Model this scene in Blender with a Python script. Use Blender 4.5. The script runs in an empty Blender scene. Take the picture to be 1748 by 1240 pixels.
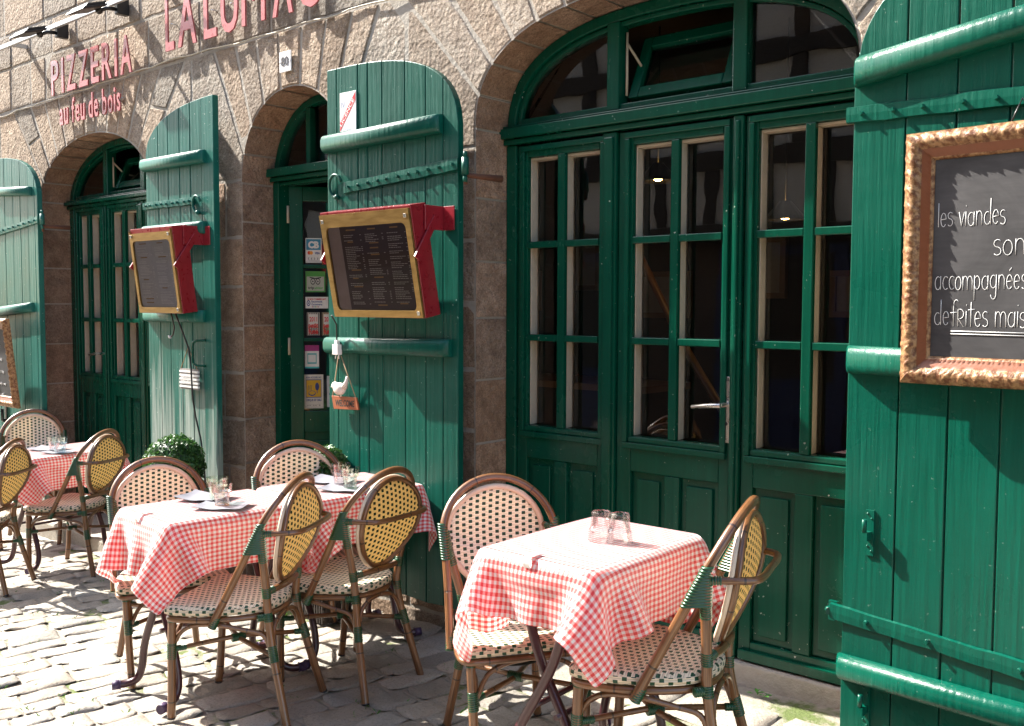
import bpy, math, random
import numpy as np
from mathutils import Vector, Matrix
random.seed(7); np.random.seed(7)
S = bpy.context.scene
COL = S.collection
R = math.radians
PI = math.pi

# ------------------------------------------------------------------ camera
YAW, PIT, ROL, FPX = R(49.0), R(3.4), R(0.2), 1680.0
d = Vector((-math.cos(YAW)*math.cos(PIT), math.sin(YAW)*math.cos(PIT), -math.sin(PIT)))
r = d.cross(Vector((0, 0, 1))).normalized(); u = r.cross(d)
r2 = r*math.cos(ROL)+u*math.sin(ROL); u2 = -r*math.sin(ROL)+u*math.cos(ROL)
cam = bpy.data.cameras.new('camera'); co = bpy.data.objects.new('camera', cam); COL.objects.link(co)
cam.sensor_width = 36; cam.lens = FPX/1748*36; cam.clip_start = .05; cam.clip_end = 500
M = Matrix.Identity(4)
for i in range(3):
    M[i][0] = r2[i]; M[i][1] = u2[i]; M[i][2] = -d[i]
M[0][3], M[1][3], M[2][3] = 0, 0, 1.5
co.matrix_world = M
S.camera = co
# ------------------------------------------------------------------ light
SUN_AZ, SUN_EL = R(13.0), R(42.0)     # sun stands left along the street, a little in front of the wall
tos = Vector((-math.cos(SUN_AZ)*math.cos(SUN_EL), -math.sin(SUN_AZ)*math.cos(SUN_EL), math.sin(SUN_EL)))
sl = bpy.data.lights.new('sun', 'SUN'); so = bpy.data.objects.new('sun', sl); COL.objects.link(so)
sl.energy = 5.0; sl.angle = R(.53); sl.color = (1, .95, .87)
so.rotation_euler = (-tos).to_track_quat('-Z', 'Y').to_euler(); so.location = (-20, -5, 20)
W = bpy.data.worlds.new('World'); S.world = W; W.use_nodes = True
nt = W.node_tree
sky = nt.nodes.new('ShaderNodeTexSky'); sky.sky_type = 'NISHITA'; sky.sun_disc = False
sky.sun_elevation = SUN_EL; sky.sun_rotation = math.atan2(tos.x, tos.y)
sky.dust_density = 2.0
bg = nt.nodes['Background']; nt.links.new(sky.outputs[0], bg.inputs[0]); bg.inputs[1].default_value = .13
S.view_settings.view_transform = 'Standard'; S.view_settings.look = 'None'
S.view_settings.exposure = 1.95; S.view_settings.gamma = 1

# ------------------------------------------------------------------ mesh helpers
class MB:
    def __init__(s): s.v = []; s.f = []; s.uv = []; s.mi = []; s.sm = []; s.tint = []; s.m = 0; s.t = (1, 1, 1); s.smooth = False
    def face(s, idx, uv=None):
        s.f.append(tuple(idx)); s.mi.append(s.m); s.sm.append(s.smooth); s.tint.append(s.t)
        s.uv.append(uv if uv else [(s.v[i][0]+s.v[i][1], s.v[i][2]) for i in idx])
    def add(s, vs):
        n = len(s.v); s.v.extend([tuple(p) for p in vs]); return n
    def poly(s, pts, uv=None):
        n = s.add(pts); s.face(range(n, n+len(pts)), uv)
    def box(s, x0, x1, y0, y1, z0, z1):
        n = s.add([(x, y, z) for x in (x0, x1) for y in (y0, y1) for z in (z0, z1)])
        for q in ((0, 1, 3, 2), (4, 6, 7, 5), (0, 4, 5, 1), (2, 3, 7, 6), (0, 2, 6, 4), (1, 5, 7, 3)): s.face([n+i for i in q])
    def xf_from(s, n, fn):
        for i in range(n, len(s.v)): s.v[i] = tuple(fn(s.v[i]))
    def prism(s, pts2, y0, y1):          # outline in xz (counter-clockwise seen from -y) extruded along y
        k = len(pts2); n = s.add([(p[0], y0, p[1]) for p in pts2]); s.add([(p[0], y1, p[1]) for p in pts2])
        s.face([n+i for i in range(k)]); s.face([n+k+i for i in reversed(range(k))])
        for i in range(k):
            j = (i+1) % k; s.face([n+i, n+k+i, n+k+j, n+j])
    def tube(s, pts, rad, seg=10, closed=False, caps=True, flat=1.0):
        P = [Vector(p) for p in pts]; k = len(P)
        rads = rad if hasattr(rad, '__len__') else [rad]*k
        T = []
        for i in range(k):
            if closed: t = P[(i+1) % k]-P[i-1]
            else: t = P[min(i+1, k-1)]-P[max(i-1, 0)]
            T.append(t.normalized())
        a = Vector((0, 0, 1)) if abs(T[0].z) < .9 else Vector((1, 0, 0))
        N = (a-T[0]*a.dot(T[0])).normalized(); L = 0; base = len(s.v); ls = []
        for i in range(k):
            if i: N = (N-T[i]*N.dot(T[i])).normalized(); L += (P[i]-P[i-1]).length
            B = T[i].cross(N); ls.append(L)
            s.add([P[i]+(N*math.cos(2*PI*j/seg)+B*math.sin(2*PI*j/seg)*flat)*rads[i] for j in range(seg)])
        sm = s.smooth; s.smooth = True
        rng = k if closed else k-1
        for i in range(rng):
            i2 = (i+1) % k; l2 = ls[i2] if i2 else L+(P[0]-P[-1]).length
            for j in range(seg):
                j2 = (j+1) % seg
                s.face([base+i*seg+j, base+i*seg+j2, base+i2*seg+j2, base+i2*seg+j],
                       [(j/seg, ls[i]), ((j+1)/seg, ls[i]), ((j+1)/seg, l2), (j/seg, l2)])
        s.smooth = sm
        if caps and not closed:
            s.face([base+j for j in reversed(range(seg))]); s.face([base+(k-1)*seg+j for j in range(seg)])
    def lathe(s, prof, seg=24, c=(0, 0, 0), facet=None):
        n = len(s.v); k = len(prof)
        for (rr, z) in prof:
            s.add([(c[0]+rr*math.cos(2*PI*j/seg), c[1]+rr*math.sin(2*PI*j/seg), c[2]+z) for j in range(seg)])
        for i in range(k-1):
            for j in range(seg):
                j2 = (j+1) % seg; s.face([n+i*seg+j, n+i*seg+j2, n+(i+1)*seg+j2, n+(i+1)*seg+j])
    def sphere(s, c, rad, seg=10, rings=6, sc=(1, 1, 1)):
        n = len(s.v); sm = s.smooth; s.smooth = True
        for i in range(rings+1):
            th = PI*i/rings
            s.add([(c[0]+rad*sc[0]*math.sin(th)*math.cos(2*PI*j/seg), c[1]+rad*sc[1]*math.sin(th)*math.sin(2*PI*j/seg), c[2]+rad*sc[2]*math.cos(th)) for j in range(seg)])
        for i in range(rings):
            for j in range(seg):
                j2 = (j+1) % seg; s.face([n+i*seg+j, n+(i+1)*seg+j, n+(i+1)*seg+j2, n+i*seg+j2])
        s.smooth = sm
    def mesh(s, name, off=(0, 0, 0), mats=()):
        me = bpy.data.meshes.new(name)
        me.from_pydata([(v[0]-off[0], v[1]-off[1], v[2]-off[2]) for v in s.v], [], s.f)
        uvl = me.uv_layers.new(name='UVMap'); flat = [c for f in s.uv for p in f for c in p]
        uvl.data.foreach_set('uv', flat)
        ca = me.color_attributes.new('tint', 'FLOAT_COLOR', 'CORNER')
        ca.data.foreach_set('color', [c for f, t in zip(s.f, s.tint) for _ in f for c in (t[0], t[1], t[2], 1)])
        me.polygons.foreach_set('material_index', s.mi); me.polygons.foreach_set('use_smooth', s.sm)
        for m in mats: me.materials.append(m)
        me.update(); return me

OFF = {}
def empty(name, loc, label, cat, rz=0, group=None, kind=None):
    o = bpy.data.objects.new(name, None); COL.objects.link(o); o.empty_display_size = .1
    o.location = loc; o.rotation_euler = (0, 0, rz)
    o['label'] = label; o['category'] = cat
    if group: o['group'] = group
    if kind: o['kind'] = kind
    OFF[o.name] = Vector(loc) if rz == 0 else None
    return o
def obj(name, mb, mats, parent=None, local=False, label=None, cat=None, group=None, kind=None, bevel=0, sub=0, seg=2, base=True):
    """one mesh object; verts given in world space unless local"""
    if not isinstance(mats, (list, tuple)): mats = [mats]
    off = Vector((0, 0, 0))
    if parent is not None and not local: off = OFF[parent.name]
    if parent is None and not local and base and mb.v:
        a = np.array(mb.v); off = Vector((float((a[:, 0].min()+a[:, 0].max())/2), float((a[:, 1].min()+a[:, 1].max())/2), float(a[:, 2].min())))
    me = mb.mesh(name, off, mats)
    o = bpy.data.objects.new(name, me); COL.objects.link(o)
    if parent is not None: o.parent = parent; OFF[o.name] = off if not local else None
    else: o.location = off; OFF[o.name] = off
    if label: o['label'] = label
    if cat: o['category'] = cat
    if group: o['group'] = group
    if kind: o['kind'] = kind
    if bevel:
        b = o.modifiers.new('bevel', 'BEVEL'); b.width = bevel; b.segments = seg; b.limit_method = 'ANGLE'; b.angle_limit = R(40); b.harden_normals = False
    if sub:
        b = o.modifiers.new('sub', 'SUBSURF'); b.levels = sub; b.render_levels = sub
    return o
def copy_thing(o, parent=None):
    c = o.copy(); COL.objects.link(c)
    if parent: c.parent = parent
    for ch in list(o.children): copy_thing(ch, c)
    return c

# ------------------------------------------------------------------ node helpers
def mat(name):
    m = bpy.data.materials.new(name); m.use_nodes = True
    t = m.node_tree; return m, t, t.nodes['Principled BSDF'], t.nodes['Material Output']
def N(t, typ, **kw):
    n = t.nodes.new('ShaderNode'+typ)
    for k, v in kw.items():
        if k.startswith('i_'): n.inputs[k[2:].replace('_', ' ')].default_value = v
        else: setattr(n, k, v)
    return n
def L(t, a, b): t.links.new(a, b)
def coords(t, kind='Object', scale=(1, 1, 1), rot=(0, 0, 0)):
    c = N(t, 'TexCoord'); m = N(t, 'Mapping'); L(t, c.outputs[kind], m.inputs[0]); m.inputs['Scale'].default_value = scale; m.inputs['Rotation'].default_value = rot
    return m.outputs[0]
def noise(t, vec, scale, detail=4, rough=.55, dist=0):
    n = N(t, 'TexNoise'); n.inputs['Scale'].default_value = scale; n.inputs['Detail'].default_value = detail; n.inputs['Roughness'].default_value = rough; n.inputs['Distortion'].default_value = dist
    L(t, vec, n.inputs['Vector']); return n.outputs[0]
def ramp(t, val, stops):
    n = N(t, 'ValToRGB'); L(t, val, n.inputs[0]); e = n.color_ramp.elements
    while len(e) < len(stops): e.new(.5)
    for i, (p, c) in enumerate(stops):
        e[i].position = p; e[i].color = (c, c, c, 1) if not hasattr(c, '__len__') else tuple(c)+(1,)
    return n.outputs[0]
def mix(t, f, a, b, mode='MIX'):
    n = N(t, 'MixRGB', blend_type=mode)
    for s_, v in ((0, f), (1, a), (2, b)):
        if hasattr(v, 'is_linked') or isinstance(v, bpy.types.NodeSocket): L(t, v, n.inputs[s_])
        else: n.inputs[s_].default_value = v if s_ == 0 else (tuple(v)+(1,) if len(v) == 3 else v)
    return n.outputs[0]
def mth(t, op, a, b=0., c=None):
    n = N(t, 'Math', operation=op)
    for i, v in enumerate((a, b) if c is None else (a, b, c)):
        if isinstance(v, bpy.types.NodeSocket): L(t, v, n.inputs[i])
        else: n.inputs[i].default_value = v
    return n.outputs[0]
def bump(t, h, dist, strength=1., nrm=None):
    n = N(t, 'Bump'); n.inputs['Distance'].default_value = dist; n.inputs['Strength'].default_value = strength; L(t, h, n.inputs['Height'])
    if nrm: L(t, nrm, n.inputs['Normal'])
    return n.outputs[0]
def plain(name, col, rough=.5, metal=0, coat=0, spec=None):
    m, t, b, o = mat(name); b.inputs['Base Color'].default_value = tuple(col)+(1,); b.inputs['Roughness'].default_value = rough; b.inputs['Metallic'].default_value = metal
    b.inputs['Coat Weight'].default_value = coat
    v = coords(t); n = noise(t, v, 35, 3); L(t, mix(t, n, tuple(c*.82 for c in col), tuple(min(1, c*1.15) for c in col)), b.inputs['Base Color'])
    L(t, mth(t, 'MULTIPLY_ADD', n, .25, rough-.12), b.inputs['Roughness'])
    return m

MT = {}
def stone(name, c1, c2, pale=(.42, .38, .33)):
    m, t, b, o = mat(name); v = coords(t)
    at = N(t, 'Attribute', attribute_name='tint')
    big = noise(t, v, 2.2, 5, .6, .4); mid = noise(t, v, 14, 6, .7); fine = noise(t, v, 160, 3, .6)
    c = mix(t, ramp(t, big, [(.3, 0.), (.7, 1.)]), c1, c2)
    c = mix(t, ramp(t, mid, [(.40, 0.), (.66, .8)]), c, pale)
    c = mix(t, ramp(t, noise(t, v, 4.5, 6, .7, 1.), [(.50, 0.), (.70, .6)]), c, tuple(x*.55 for x in c2))
    c = mix(t, ramp(t, fine, [(.36, .55), (.5, 0.)]), c, (.07, .055, .045))
    c = mix(t, ramp(t, fine, [(.6, 0.), (.72, .45)]), c, (.55, .50, .44))
    c = mix(t, 1., c, at.outputs['Color'], 'MULTIPLY')
    L(t, c, b.inputs['Base Color']); b.inputs['Roughness'].default_value = .88; b.inputs['Specular IOR Level'].default_value = .25
    vo = N(t, 'TexVoronoi', feature='SMOOTH_F1'); vo.inputs['Scale'].default_value = 55; L(t, v, vo.inputs['Vector'])
    h = mth(t, 'ADD', mth(t, 'MULTIPLY', vo.outputs[0], .9), mth(t, 'MULTIPLY', noise(t, v, 38, 8, .72), 1.3))
    h = mth(t, 'ADD', h, mth(t, 'MULTIPLY', noise(t, v, 9, 4, .6), 1.4))
    L(t, bump(t, h, .012, .9), b.inputs['Normal'])
    return m
MT['stone'] = stone('granite', (.250, .205, .168), (.185, .152, .127), (.36, .325, .285))
def mortar():
    m, t, b, o = mat('mortar'); v = coords(t); n = noise(t, v, 30, 5)
    L(t, mix(t, n, (.28, .25, .21), (.42, .38, .325)), b.inputs['Base Color']); b.inputs['Roughness'].default_value = .95
    L(t, bump(t, noise(t, v, 60, 6), .006), b.inputs['Normal']); return m
MT['mortar'] = mortar()

def paint(name, col, worn, chips=.35, chipcol=(.45, .50, .42), wear=None, rough=.34, grain=1.0):
    m, t, b, o = mat(name); v = coords(t)
    vs = coords(t, scale=(26, 26, 1.1)); vr = coords(t, scale=(60, 60, 2.6))
    g = noise(t, vs, 1.6, 6, .62, .8); g2 = noise(t, vr, 2.2, 5, .6, .3)
    big = noise(t, v, 2.6, 5, .65, .5)
    at = N(t, 'Attribute', attribute_name='tint')
    c = mix(t, ramp(t, big, [(.3, 0.), (.75, 1.)]), col, worn)
    c = mix(t, ramp(t, g, [(.45, 0.), (.8, .45)]), c, tuple(min(1, x*1.4+.002) for x in worn))
    if wear is not None:      # weathered lower boards: paint gone grey-white in long vertical streaks
        z0, z1, wc, amt = wear
        sep = N(t, 'SeparateXYZ'); tc = N(t, 'TexCoord'); L(t, tc.outputs['Object'], sep.inputs[0])
        mr = N(t, 'MapRange'); mr.inputs[1].default_value = z1; mr.inputs[2].default_value = z0; mr.inputs[3].default_value = 0; mr.inputs[4].default_value = 1; L(t, sep.outputs[2], mr.inputs[0])
        st = noise(t, coords(t, scale=(14, 14, .45)), 1.5, 6, .68, .6)
        k = mth(t, 'ADD', mth(t, 'MULTIPLY', mr.outputs[0], amt), st)
        c = mix(t, ramp(t, k, [(.66, 0.), (.86, .95)]), c, wc)
    ch = noise(t, v, 70, 3, .5); chm = mth(t, 'MULTIPLY', ramp(t, ch, [(.70, 0.), (.73, 1.)]), ramp(t, noise(t, v, 5, 2), [(.45, 0.), (.62, chips)]))
    c = mix(t, chm, c, chipcol)
    c = mix(t, 1., c, at.outputs['Color'], 'MULTIPLY')
    L(t, c, b.inputs['Base Color'])
    L(t, mth(t, 'MULTIPLY_ADD', big, .3, rough-.15), b.inputs['Roughness']); b.inputs['Specular IOR Level'].default_value = .25
    h = mth(t, 'ADD', mth(t, 'MULTIPLY', g2, .6*grain), mth(t, 'ADD', mth(t, 'MULTIPLY', g, .8*grain), mth(t, 'MULTIPLY', noise(t, v, 24, 3), .35)))
    wv = N(t, 'TexWave', wave_type='BANDS', bands_direction='X'); wv.inputs['Scale'].default_value = 9; wv.inputs['Distortion'].default_value = 9; wv.inputs['Detail'].default_value = 2; wv.inputs['Detail Scale'].default_value = 1.2; L(t, coords(t, scale=(1, 1, .10)), wv.inputs['Vector'])
    h = mth(t, 'ADD', h, mth(t, 'MULTIPLY', wv.outputs['Fac'], .22*grain))
    b.inputs['Coat Weight'].default_value = .10; b.inputs['Coat Roughness'].default_value = .25
    L(t, bump(t, h, .0025, .8), b.inputs['Normal']); return m
MT['door'] = paint('door_green_paint', (.0006, .050, .028), (.0010, .064, .036), chips=.9, rough=.24, grain=.35)
MT['shD'] = paint('shutter_green_paint', (.0001, .062, .038), (.0003, .075, .047), chips=.3, rough=.30)
MT['shB'] = paint('aged_green_paint', (.0001, .058, .038), (.0003, .078, .054), chips=.4, chipcol=(.4, .55, .48), rough=.38)
MT['shA'] = paint('faded_green_paint', (.0005, .078, .057), (.005, .115, .089), chips=.8, chipcol=(.5, .55, .5), wear=(.2, 1.55, (.30, .35, .31), .42), rough=.45)
MT['shE'] = paint('pale_green_paint', (.006, .088, .068), (.020, .132, .106), chips=.8, chipcol=(.5, .55, .5), wear=(.0, .9, (.30, .35, .31), .35), rough=.45)

def glassmat(name, tint=(.9, .92, .9), ior=1.5, rough=.0, wav=0.0):
    m, t, b, o = mat(name); t.nodes.remove(b)
    tr = N(t, 'BsdfTransparent'); tr.inputs[0].default_value = tuple(tint)+(1,)
    gl = N(t, 'BsdfGlossy'); gl.inputs['Roughness'].default_value = rough
    fr = N(t, 'Fresnel'); fr.inputs[0].default_value = ior
    mx = N(t, 'MixShader'); L(t, fr.outputs[0], mx.inputs[0]); L(t, tr.outputs[0], mx.inputs[1]); L(t, gl.outputs[0], mx.inputs[2]); L(t, mx.outputs[0], o.inputs[0])
    if wav:
        nb = bump(t, noise(t, coords(t), 3.0, 2), wav); L(t, nb, gl.inputs['Normal']); L(t, nb, fr.inputs['Normal'])
    return m
MT['pane'] = glassmat('window_glass', (.97, .97, .96), 1.8, 0, .0010)
MT['clear'] = glassmat('menu_case_glass', (.95, .95, .95), 1.45)

def bamboo():
    m, t, b, o = mat('bamboo_cane'); tc = N(t, 'TexCoord'); mp = N(t, 'Mapping'); L(t, tc.outputs['UV'], mp.inputs[0]); mp.inputs['Scale'].default_value = (16, 2.2, 1)
    n = noise(t, mp.outputs[0], 1.3, 4, .6); n2 = noise(t, coords(t), 9, 3)
    c = mix(t, ramp(t, n, [(.35, 0.), (.68, 1.)]), (.055, .021, .008), (.25, .105, .034))
    c = mix(t, ramp(t, n2, [(.45, 0.), (.8, .4)]), c, (.34, .17, .065))
    sep = N(t, 'SeparateXYZ'); L(t, tc.outputs['UV'], sep.inputs[0])
    fr = mth(t, 'FRACT', mth(t, 'MULTIPLY', sep.outputs[1], 4.6)); ring = mth(t, 'COMPARE', fr, .5, .013)
    c = mix(t, mth(t, 'MULTIPLY', ring, .85), c, (.02, .010, .006))
    L(t, c, b.inputs['Base Color']); b.inputs['Roughness'].default_value = .33; b.inputs['Coat Weight'].default_value = .5; b.inputs['Coat Roughness'].default_value = .15
    L(t, bump(t, mth(t, 'SUBTRACT', n, mth(t, 'MULTIPLY', ring, 1.)), .0008), b.inputs['Normal'])
    return m
MT['bamboo'] = bamboo()
def binding():
    m, t, b, o = mat('green_binding'); n = noise(t, coords(t), 60, 2)
    L(t, mix(t, n, (.002, .038, .012), (.006, .080, .029)), b.inputs['Base Color']); b.inputs['Roughness'].default_value = .32; b.inputs['Coat Weight'].default_value = .3
    return m
MT['bind'] = binding()
def weave(name, base, base2, dot, trans, tw, cu=.0245, cv=.0205):
    """woven resin strips: rows of pale strips with staggered dark squares, in metres of UV"""
    m, t, b, o = mat(name); tc = N(t, 'TexCoord'); sep = N(t, 'SeparateXYZ'); L(t, tc.outputs['UV'], sep.inputs[0])
    U = mth(t, 'DIVIDE', sep.outputs[0], cu); V = mth(t, 'DIVIDE', sep.outputs[1], cv)
    iu = mth(t, 'FLOOR', U); V2 = mth(t, 'MULTIPLY_ADD', iu, .5, V)
    fu = mth(t, 'FRACT', U); fv = mth(t, 'FRACT', V2)
    a = mth(t, 'COMPARE', fu, .5, .265); bb = mth(t, 'COMPARE', fv, .5, .27); sq = mth(t, 'MULTIPLY', a, bb)
    row = mth(t, 'ABSOLUTE', mth(t, 'SUBTRACT', mth(t, 'FRACT', mth(t, 'MULTIPLY', V, 2.)), .5))
    row4 = mth(t, 'ABSOLUTE', mth(t, 'SUBTRACT', mth(t, 'FRACT', mth(t, 'MULTIPLY', V, 4.)), .5))
    n = noise(t, tc.outputs['UV'], 90, 3)
    c = mix(t, n, base, base2)
    c = mix(t, ramp(t, row, [(.36, 0.), (.5, .75)]), c, tuple(x*.45 for x in base2))
    c = mix(t, ramp(t, row4, [(.40, 0.), (.5, .25)]), c, tuple(x*.5 for x in base2))
    c = mix(t, sq, c, dot)
    bulge = mth(t, 'SINE', mth(t, 'MULTIPLY', U, PI))
    h = mth(t, 'SUBTRACT', mth(t, 'MULTIPLY', mth(t, 'ABSOLUTE', bulge), .6), mth(t, 'ADD', mth(t, 'MULTIPLY', row, 1.3), mth(t, 'MULTIPLY', sq, .8)))
    nb = bump(t, h, .0028)
    L(t, c, b.inputs['Base Color']); b.inputs['Roughness'].default_value = .42; L(t, nb, b.inputs['Normal'])
    tl = N(t, 'BsdfTranslucent'); L(t, mix(t, sq, trans, (.01, .03, .01)), tl.inputs[0])
    mx = N(t, 'MixShader'); mx.inputs[0].default_value = tw; L(t, b.outputs[0], mx.inputs[1]); L(t, tl.outputs[0], mx.inputs[2]); L(t, mx.outputs[0], o.inputs[0])
    return m
MT['weave'] = weave('cream_weave', (.87, .87, .77), (.79, .77, .65), (.006, .055, .026), (.86, .84, .66), .16)
MT['weaveback'] = weave('amber_weave', (.76, .52, .26), (.64, .40, .17), (.012, .022, .010), (1., .68, .27), .54)
MT['weaveseat'] = weave('cream_seat_weave', (.78, .67, .52), (.68, .56, .41), (.006, .055, .026), (.7, .55, .35), .05)
MT['rim'] = plain('cream_rim', (.62, .50, .38), .45)

def gingham():
    m, t, b, o = mat('gingham_oilcloth'); tc = N(t, 'TexCoord'); sep = N(t, 'SeparateXYZ'); L(t, tc.outputs['UV'], sep.inputs[0])
    PU, PV = .0158, .0212
    su = mth(t, 'GREATER_THAN', mth(t, 'FRACT', mth(t, 'DIVIDE', sep.outputs[0], PU)), .5)
    sv = mth(t, 'GREATER_THAN', mth(t, 'FRACT', mth(t, 'DIVIDE', sep.outputs[1], PV)), .5)
    k = mth(t, 'MULTIPLY', mth(t, 'ADD', su, sv), .5)
    c = ramp(t, k, [(0, (.80, .77, .74)), (.5, (.82, .30, .28)), (1., (.70, .044, .043))])
    n = noise(t, coords(t), 6, 3)
    L(t, c, b.inputs['Base Color']); b.inputs['Roughness'].default_value = .34; b.inputs['Specular IOR Level'].default_value = .6; b.inputs['Sheen Weight'].default_value = 1.; b.inputs['Sheen Roughness'].default_value = .45
    L(t, bump(t, noise(t, tc.outputs['UV'], 420, 2), .0006, .5), b.inputs['Normal'])
    tl = N(t, 'BsdfTranslucent'); L(t, c, tl.inputs[0])
    mx = N(t, 'MixShader'); mx.inputs[0].default_value = .38; L(t, b.outputs[0], mx.inputs[1]); L(t, tl.outputs[0], mx.inputs[2]); L(t, mx.outputs[0], o.inputs[0])
    return m
MT['gingham'] = gingham()
MT['white'] = plain('white_plastic', (.80, .79, .76), .35)
MT['enamel'] = plain('white_enamel', (.78, .77, .75), .25)
MT['black'] = plain('black_metal', (.012, .012, .013), .4)
MT['cable'] = plain('black_cable', (.010, .010, .010), .5)
MT['red'] = plain('dark_red_metal', (.22, .010, .018), .30, coat=.3)
MT['burg'] = plain('burgundy_tube', (.050, .012, .016), .35, coat=.3)
MT['purple'] = plain('purple_cap', (.060, .034, .085), .5)
MT['steel'] = plain('brushed_steel', (.62, .60, .56), .28, metal=1)
MT['alu'] = plain('grey_aluminium', (.50, .51, .52), .35, metal=.8)
MT['lumred'] = plain('red_letter_face', (.50, .155, .15), .3, coat=.3)
MT['lumside'] = plain('letter_edge', (.32, .07, .07), .4)
MT['beige'] = plain('beige_inner_wood', (.44, .385, .29), .6)
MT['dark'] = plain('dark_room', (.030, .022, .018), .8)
MT['ink'] = plain('dark_ink', (.02, .02, .025), .6)
MT['chalk'] = plain('chalk_line', (.78, .78, .76), .9)
MT['rope'] = plain('twine', (.34, .24, .14), .9)
MT['slate'] = plain('slate_paper', (.20, .20, .23), .55)
MT['terracotta'] = plain('rust_brown_board', (.30, .085, .028), .55)
MT['rust'] = plain('rusty_iron', (.10, .038, .018), .8)
MT['pot'] = plain('dark_wicker', (.030, .022, .017), .7)
def brass():
    m, t, b, o = mat('worn_brass'); v = coords(t); n = noise(t, coords(t, scale=(3, 3, 14)), 4, 5)
    L(t, mix(t, n, (.22, .125, .038), (.52, .34, .12)), b.inputs['Base Color']); b.inputs['Metallic'].default_value = .9; L(t, mth(t, 'MULTIPLY_ADD', n, .3, .25), b.inputs['Roughness']); return m
MT['brass'] = brass()
def gilt():
    m, t, b, o = mat('gilt_wood'); v = coords(t); n = noise(t, v, 60, 5, .6)
    ao = N(t, 'NewGeometry')
    L(t, mix(t, ramp(t, n, [(.4, 0.), (.6, 1.)]), (.12, .042, .013), (.33, .19, .085)), b.inputs['Base Color']); b.inputs['Roughness'].default_value = .42; b.inputs['Metallic'].default_value = .15
    L(t, bump(t, noise(t, v, 120, 4), .002), b.inputs['Normal']); return m
MT['gilt'] = gilt()
MT['giltdark'] = plain('red_brown_gilt', (.20, .060, .020), .4)
def slateboard():
    m, t, b, o = mat('chalkboard'); v = coords(t); n = noise(t, v, 3.5, 6, .65, .8); n2 = noise(t, coords(t, scale=(4, 4, 26)), 3, 4)
    L(t, mix(t, ramp(t, mth(t, 'ADD', n, mth(t, 'MULTIPLY', n2, .3)), [(.5, 0.), (.9, 1.)]), (.022, .021, .022), (.065, .062, .063)), b.inputs['Base Color']); b.inputs['Roughness'].default_value = .75; return m
MT['board'] = slateboard()

# ------------------------------------------------------------------ ground
def G(x, y=2.5): return .05+.037*(x+1.5)+.006*(y-2.5)
def ground_mats():
    m, t, b, o = mat('joint_soil'); v = coords(t); n = noise(t, v, 40, 6, .7); g = noise(t, v, 2.2, 4, .6)
    c = mix(t, n, (.24, .21, .165), (.40, .36, .30))
    c = mix(t, ramp(t, mth(t, 'ADD', g, mth(t, 'MULTIPLY', noise(t, v, 30, 3), .25)), [(.66, 0.), (.76, .9)]), c, (.085, .13, .018))
    L(t, c, b.inputs['Base Color']); b.inputs['Roughness'].default_value = .95; L(t, bump(t, noise(t, v, 90, 6, .7), .012), b.inputs['Normal'])
    m2, t, b, o = mat('cobble_granite'); v = coords(t); at = N(t, 'Attribute', attribute_name='tint')
    n = noise(t, v, 5, 5, .65, .5); f = noise(t, v, 110, 4, .65)
    c = mix(t, n, (.285, .252, .208), (.385, .352, .30)); c = mix(t, ramp(t, f, [(.35, .5), (.5, 0.)]), c, (.13, .11, .09))
    c = mix(t, ramp(t, noise(t, v, 11, 5, .7), [(.52, 0.), (.75, .5)]), c, (.20, .165, .12))
    c = mix(t, 1., c, at.outputs['Color'], 'MULTIPLY')
    L(t, c, b.inputs['Base Color']); b.inputs['Roughness'].default_value = .72
    L(t, bump(t, mth(t, 'ADD', noise(t, v, 30, 7, .7), mth(t, 'MULTIPLY', f, .3)), .010, .9), b.inputs['Normal'])
    return m, m2
MT['soil'], MT['cobble'] = ground_mats()
g = MB()
nx, ny = 44, 12
for i in range(nx):
    for j in range(ny):
        P = []
        for a, c in ((0, 0), (1, 0), (1, 1), (0, 1)):
            x = -32+44*(i+a)/nx; y = -9+15*(j+c)/ny; P.append((x, y, G(x, y)-.0205))
        g.poly(P)
obj('ground', g, MT['soil'], kind='structure', base=False, local=True)

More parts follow.
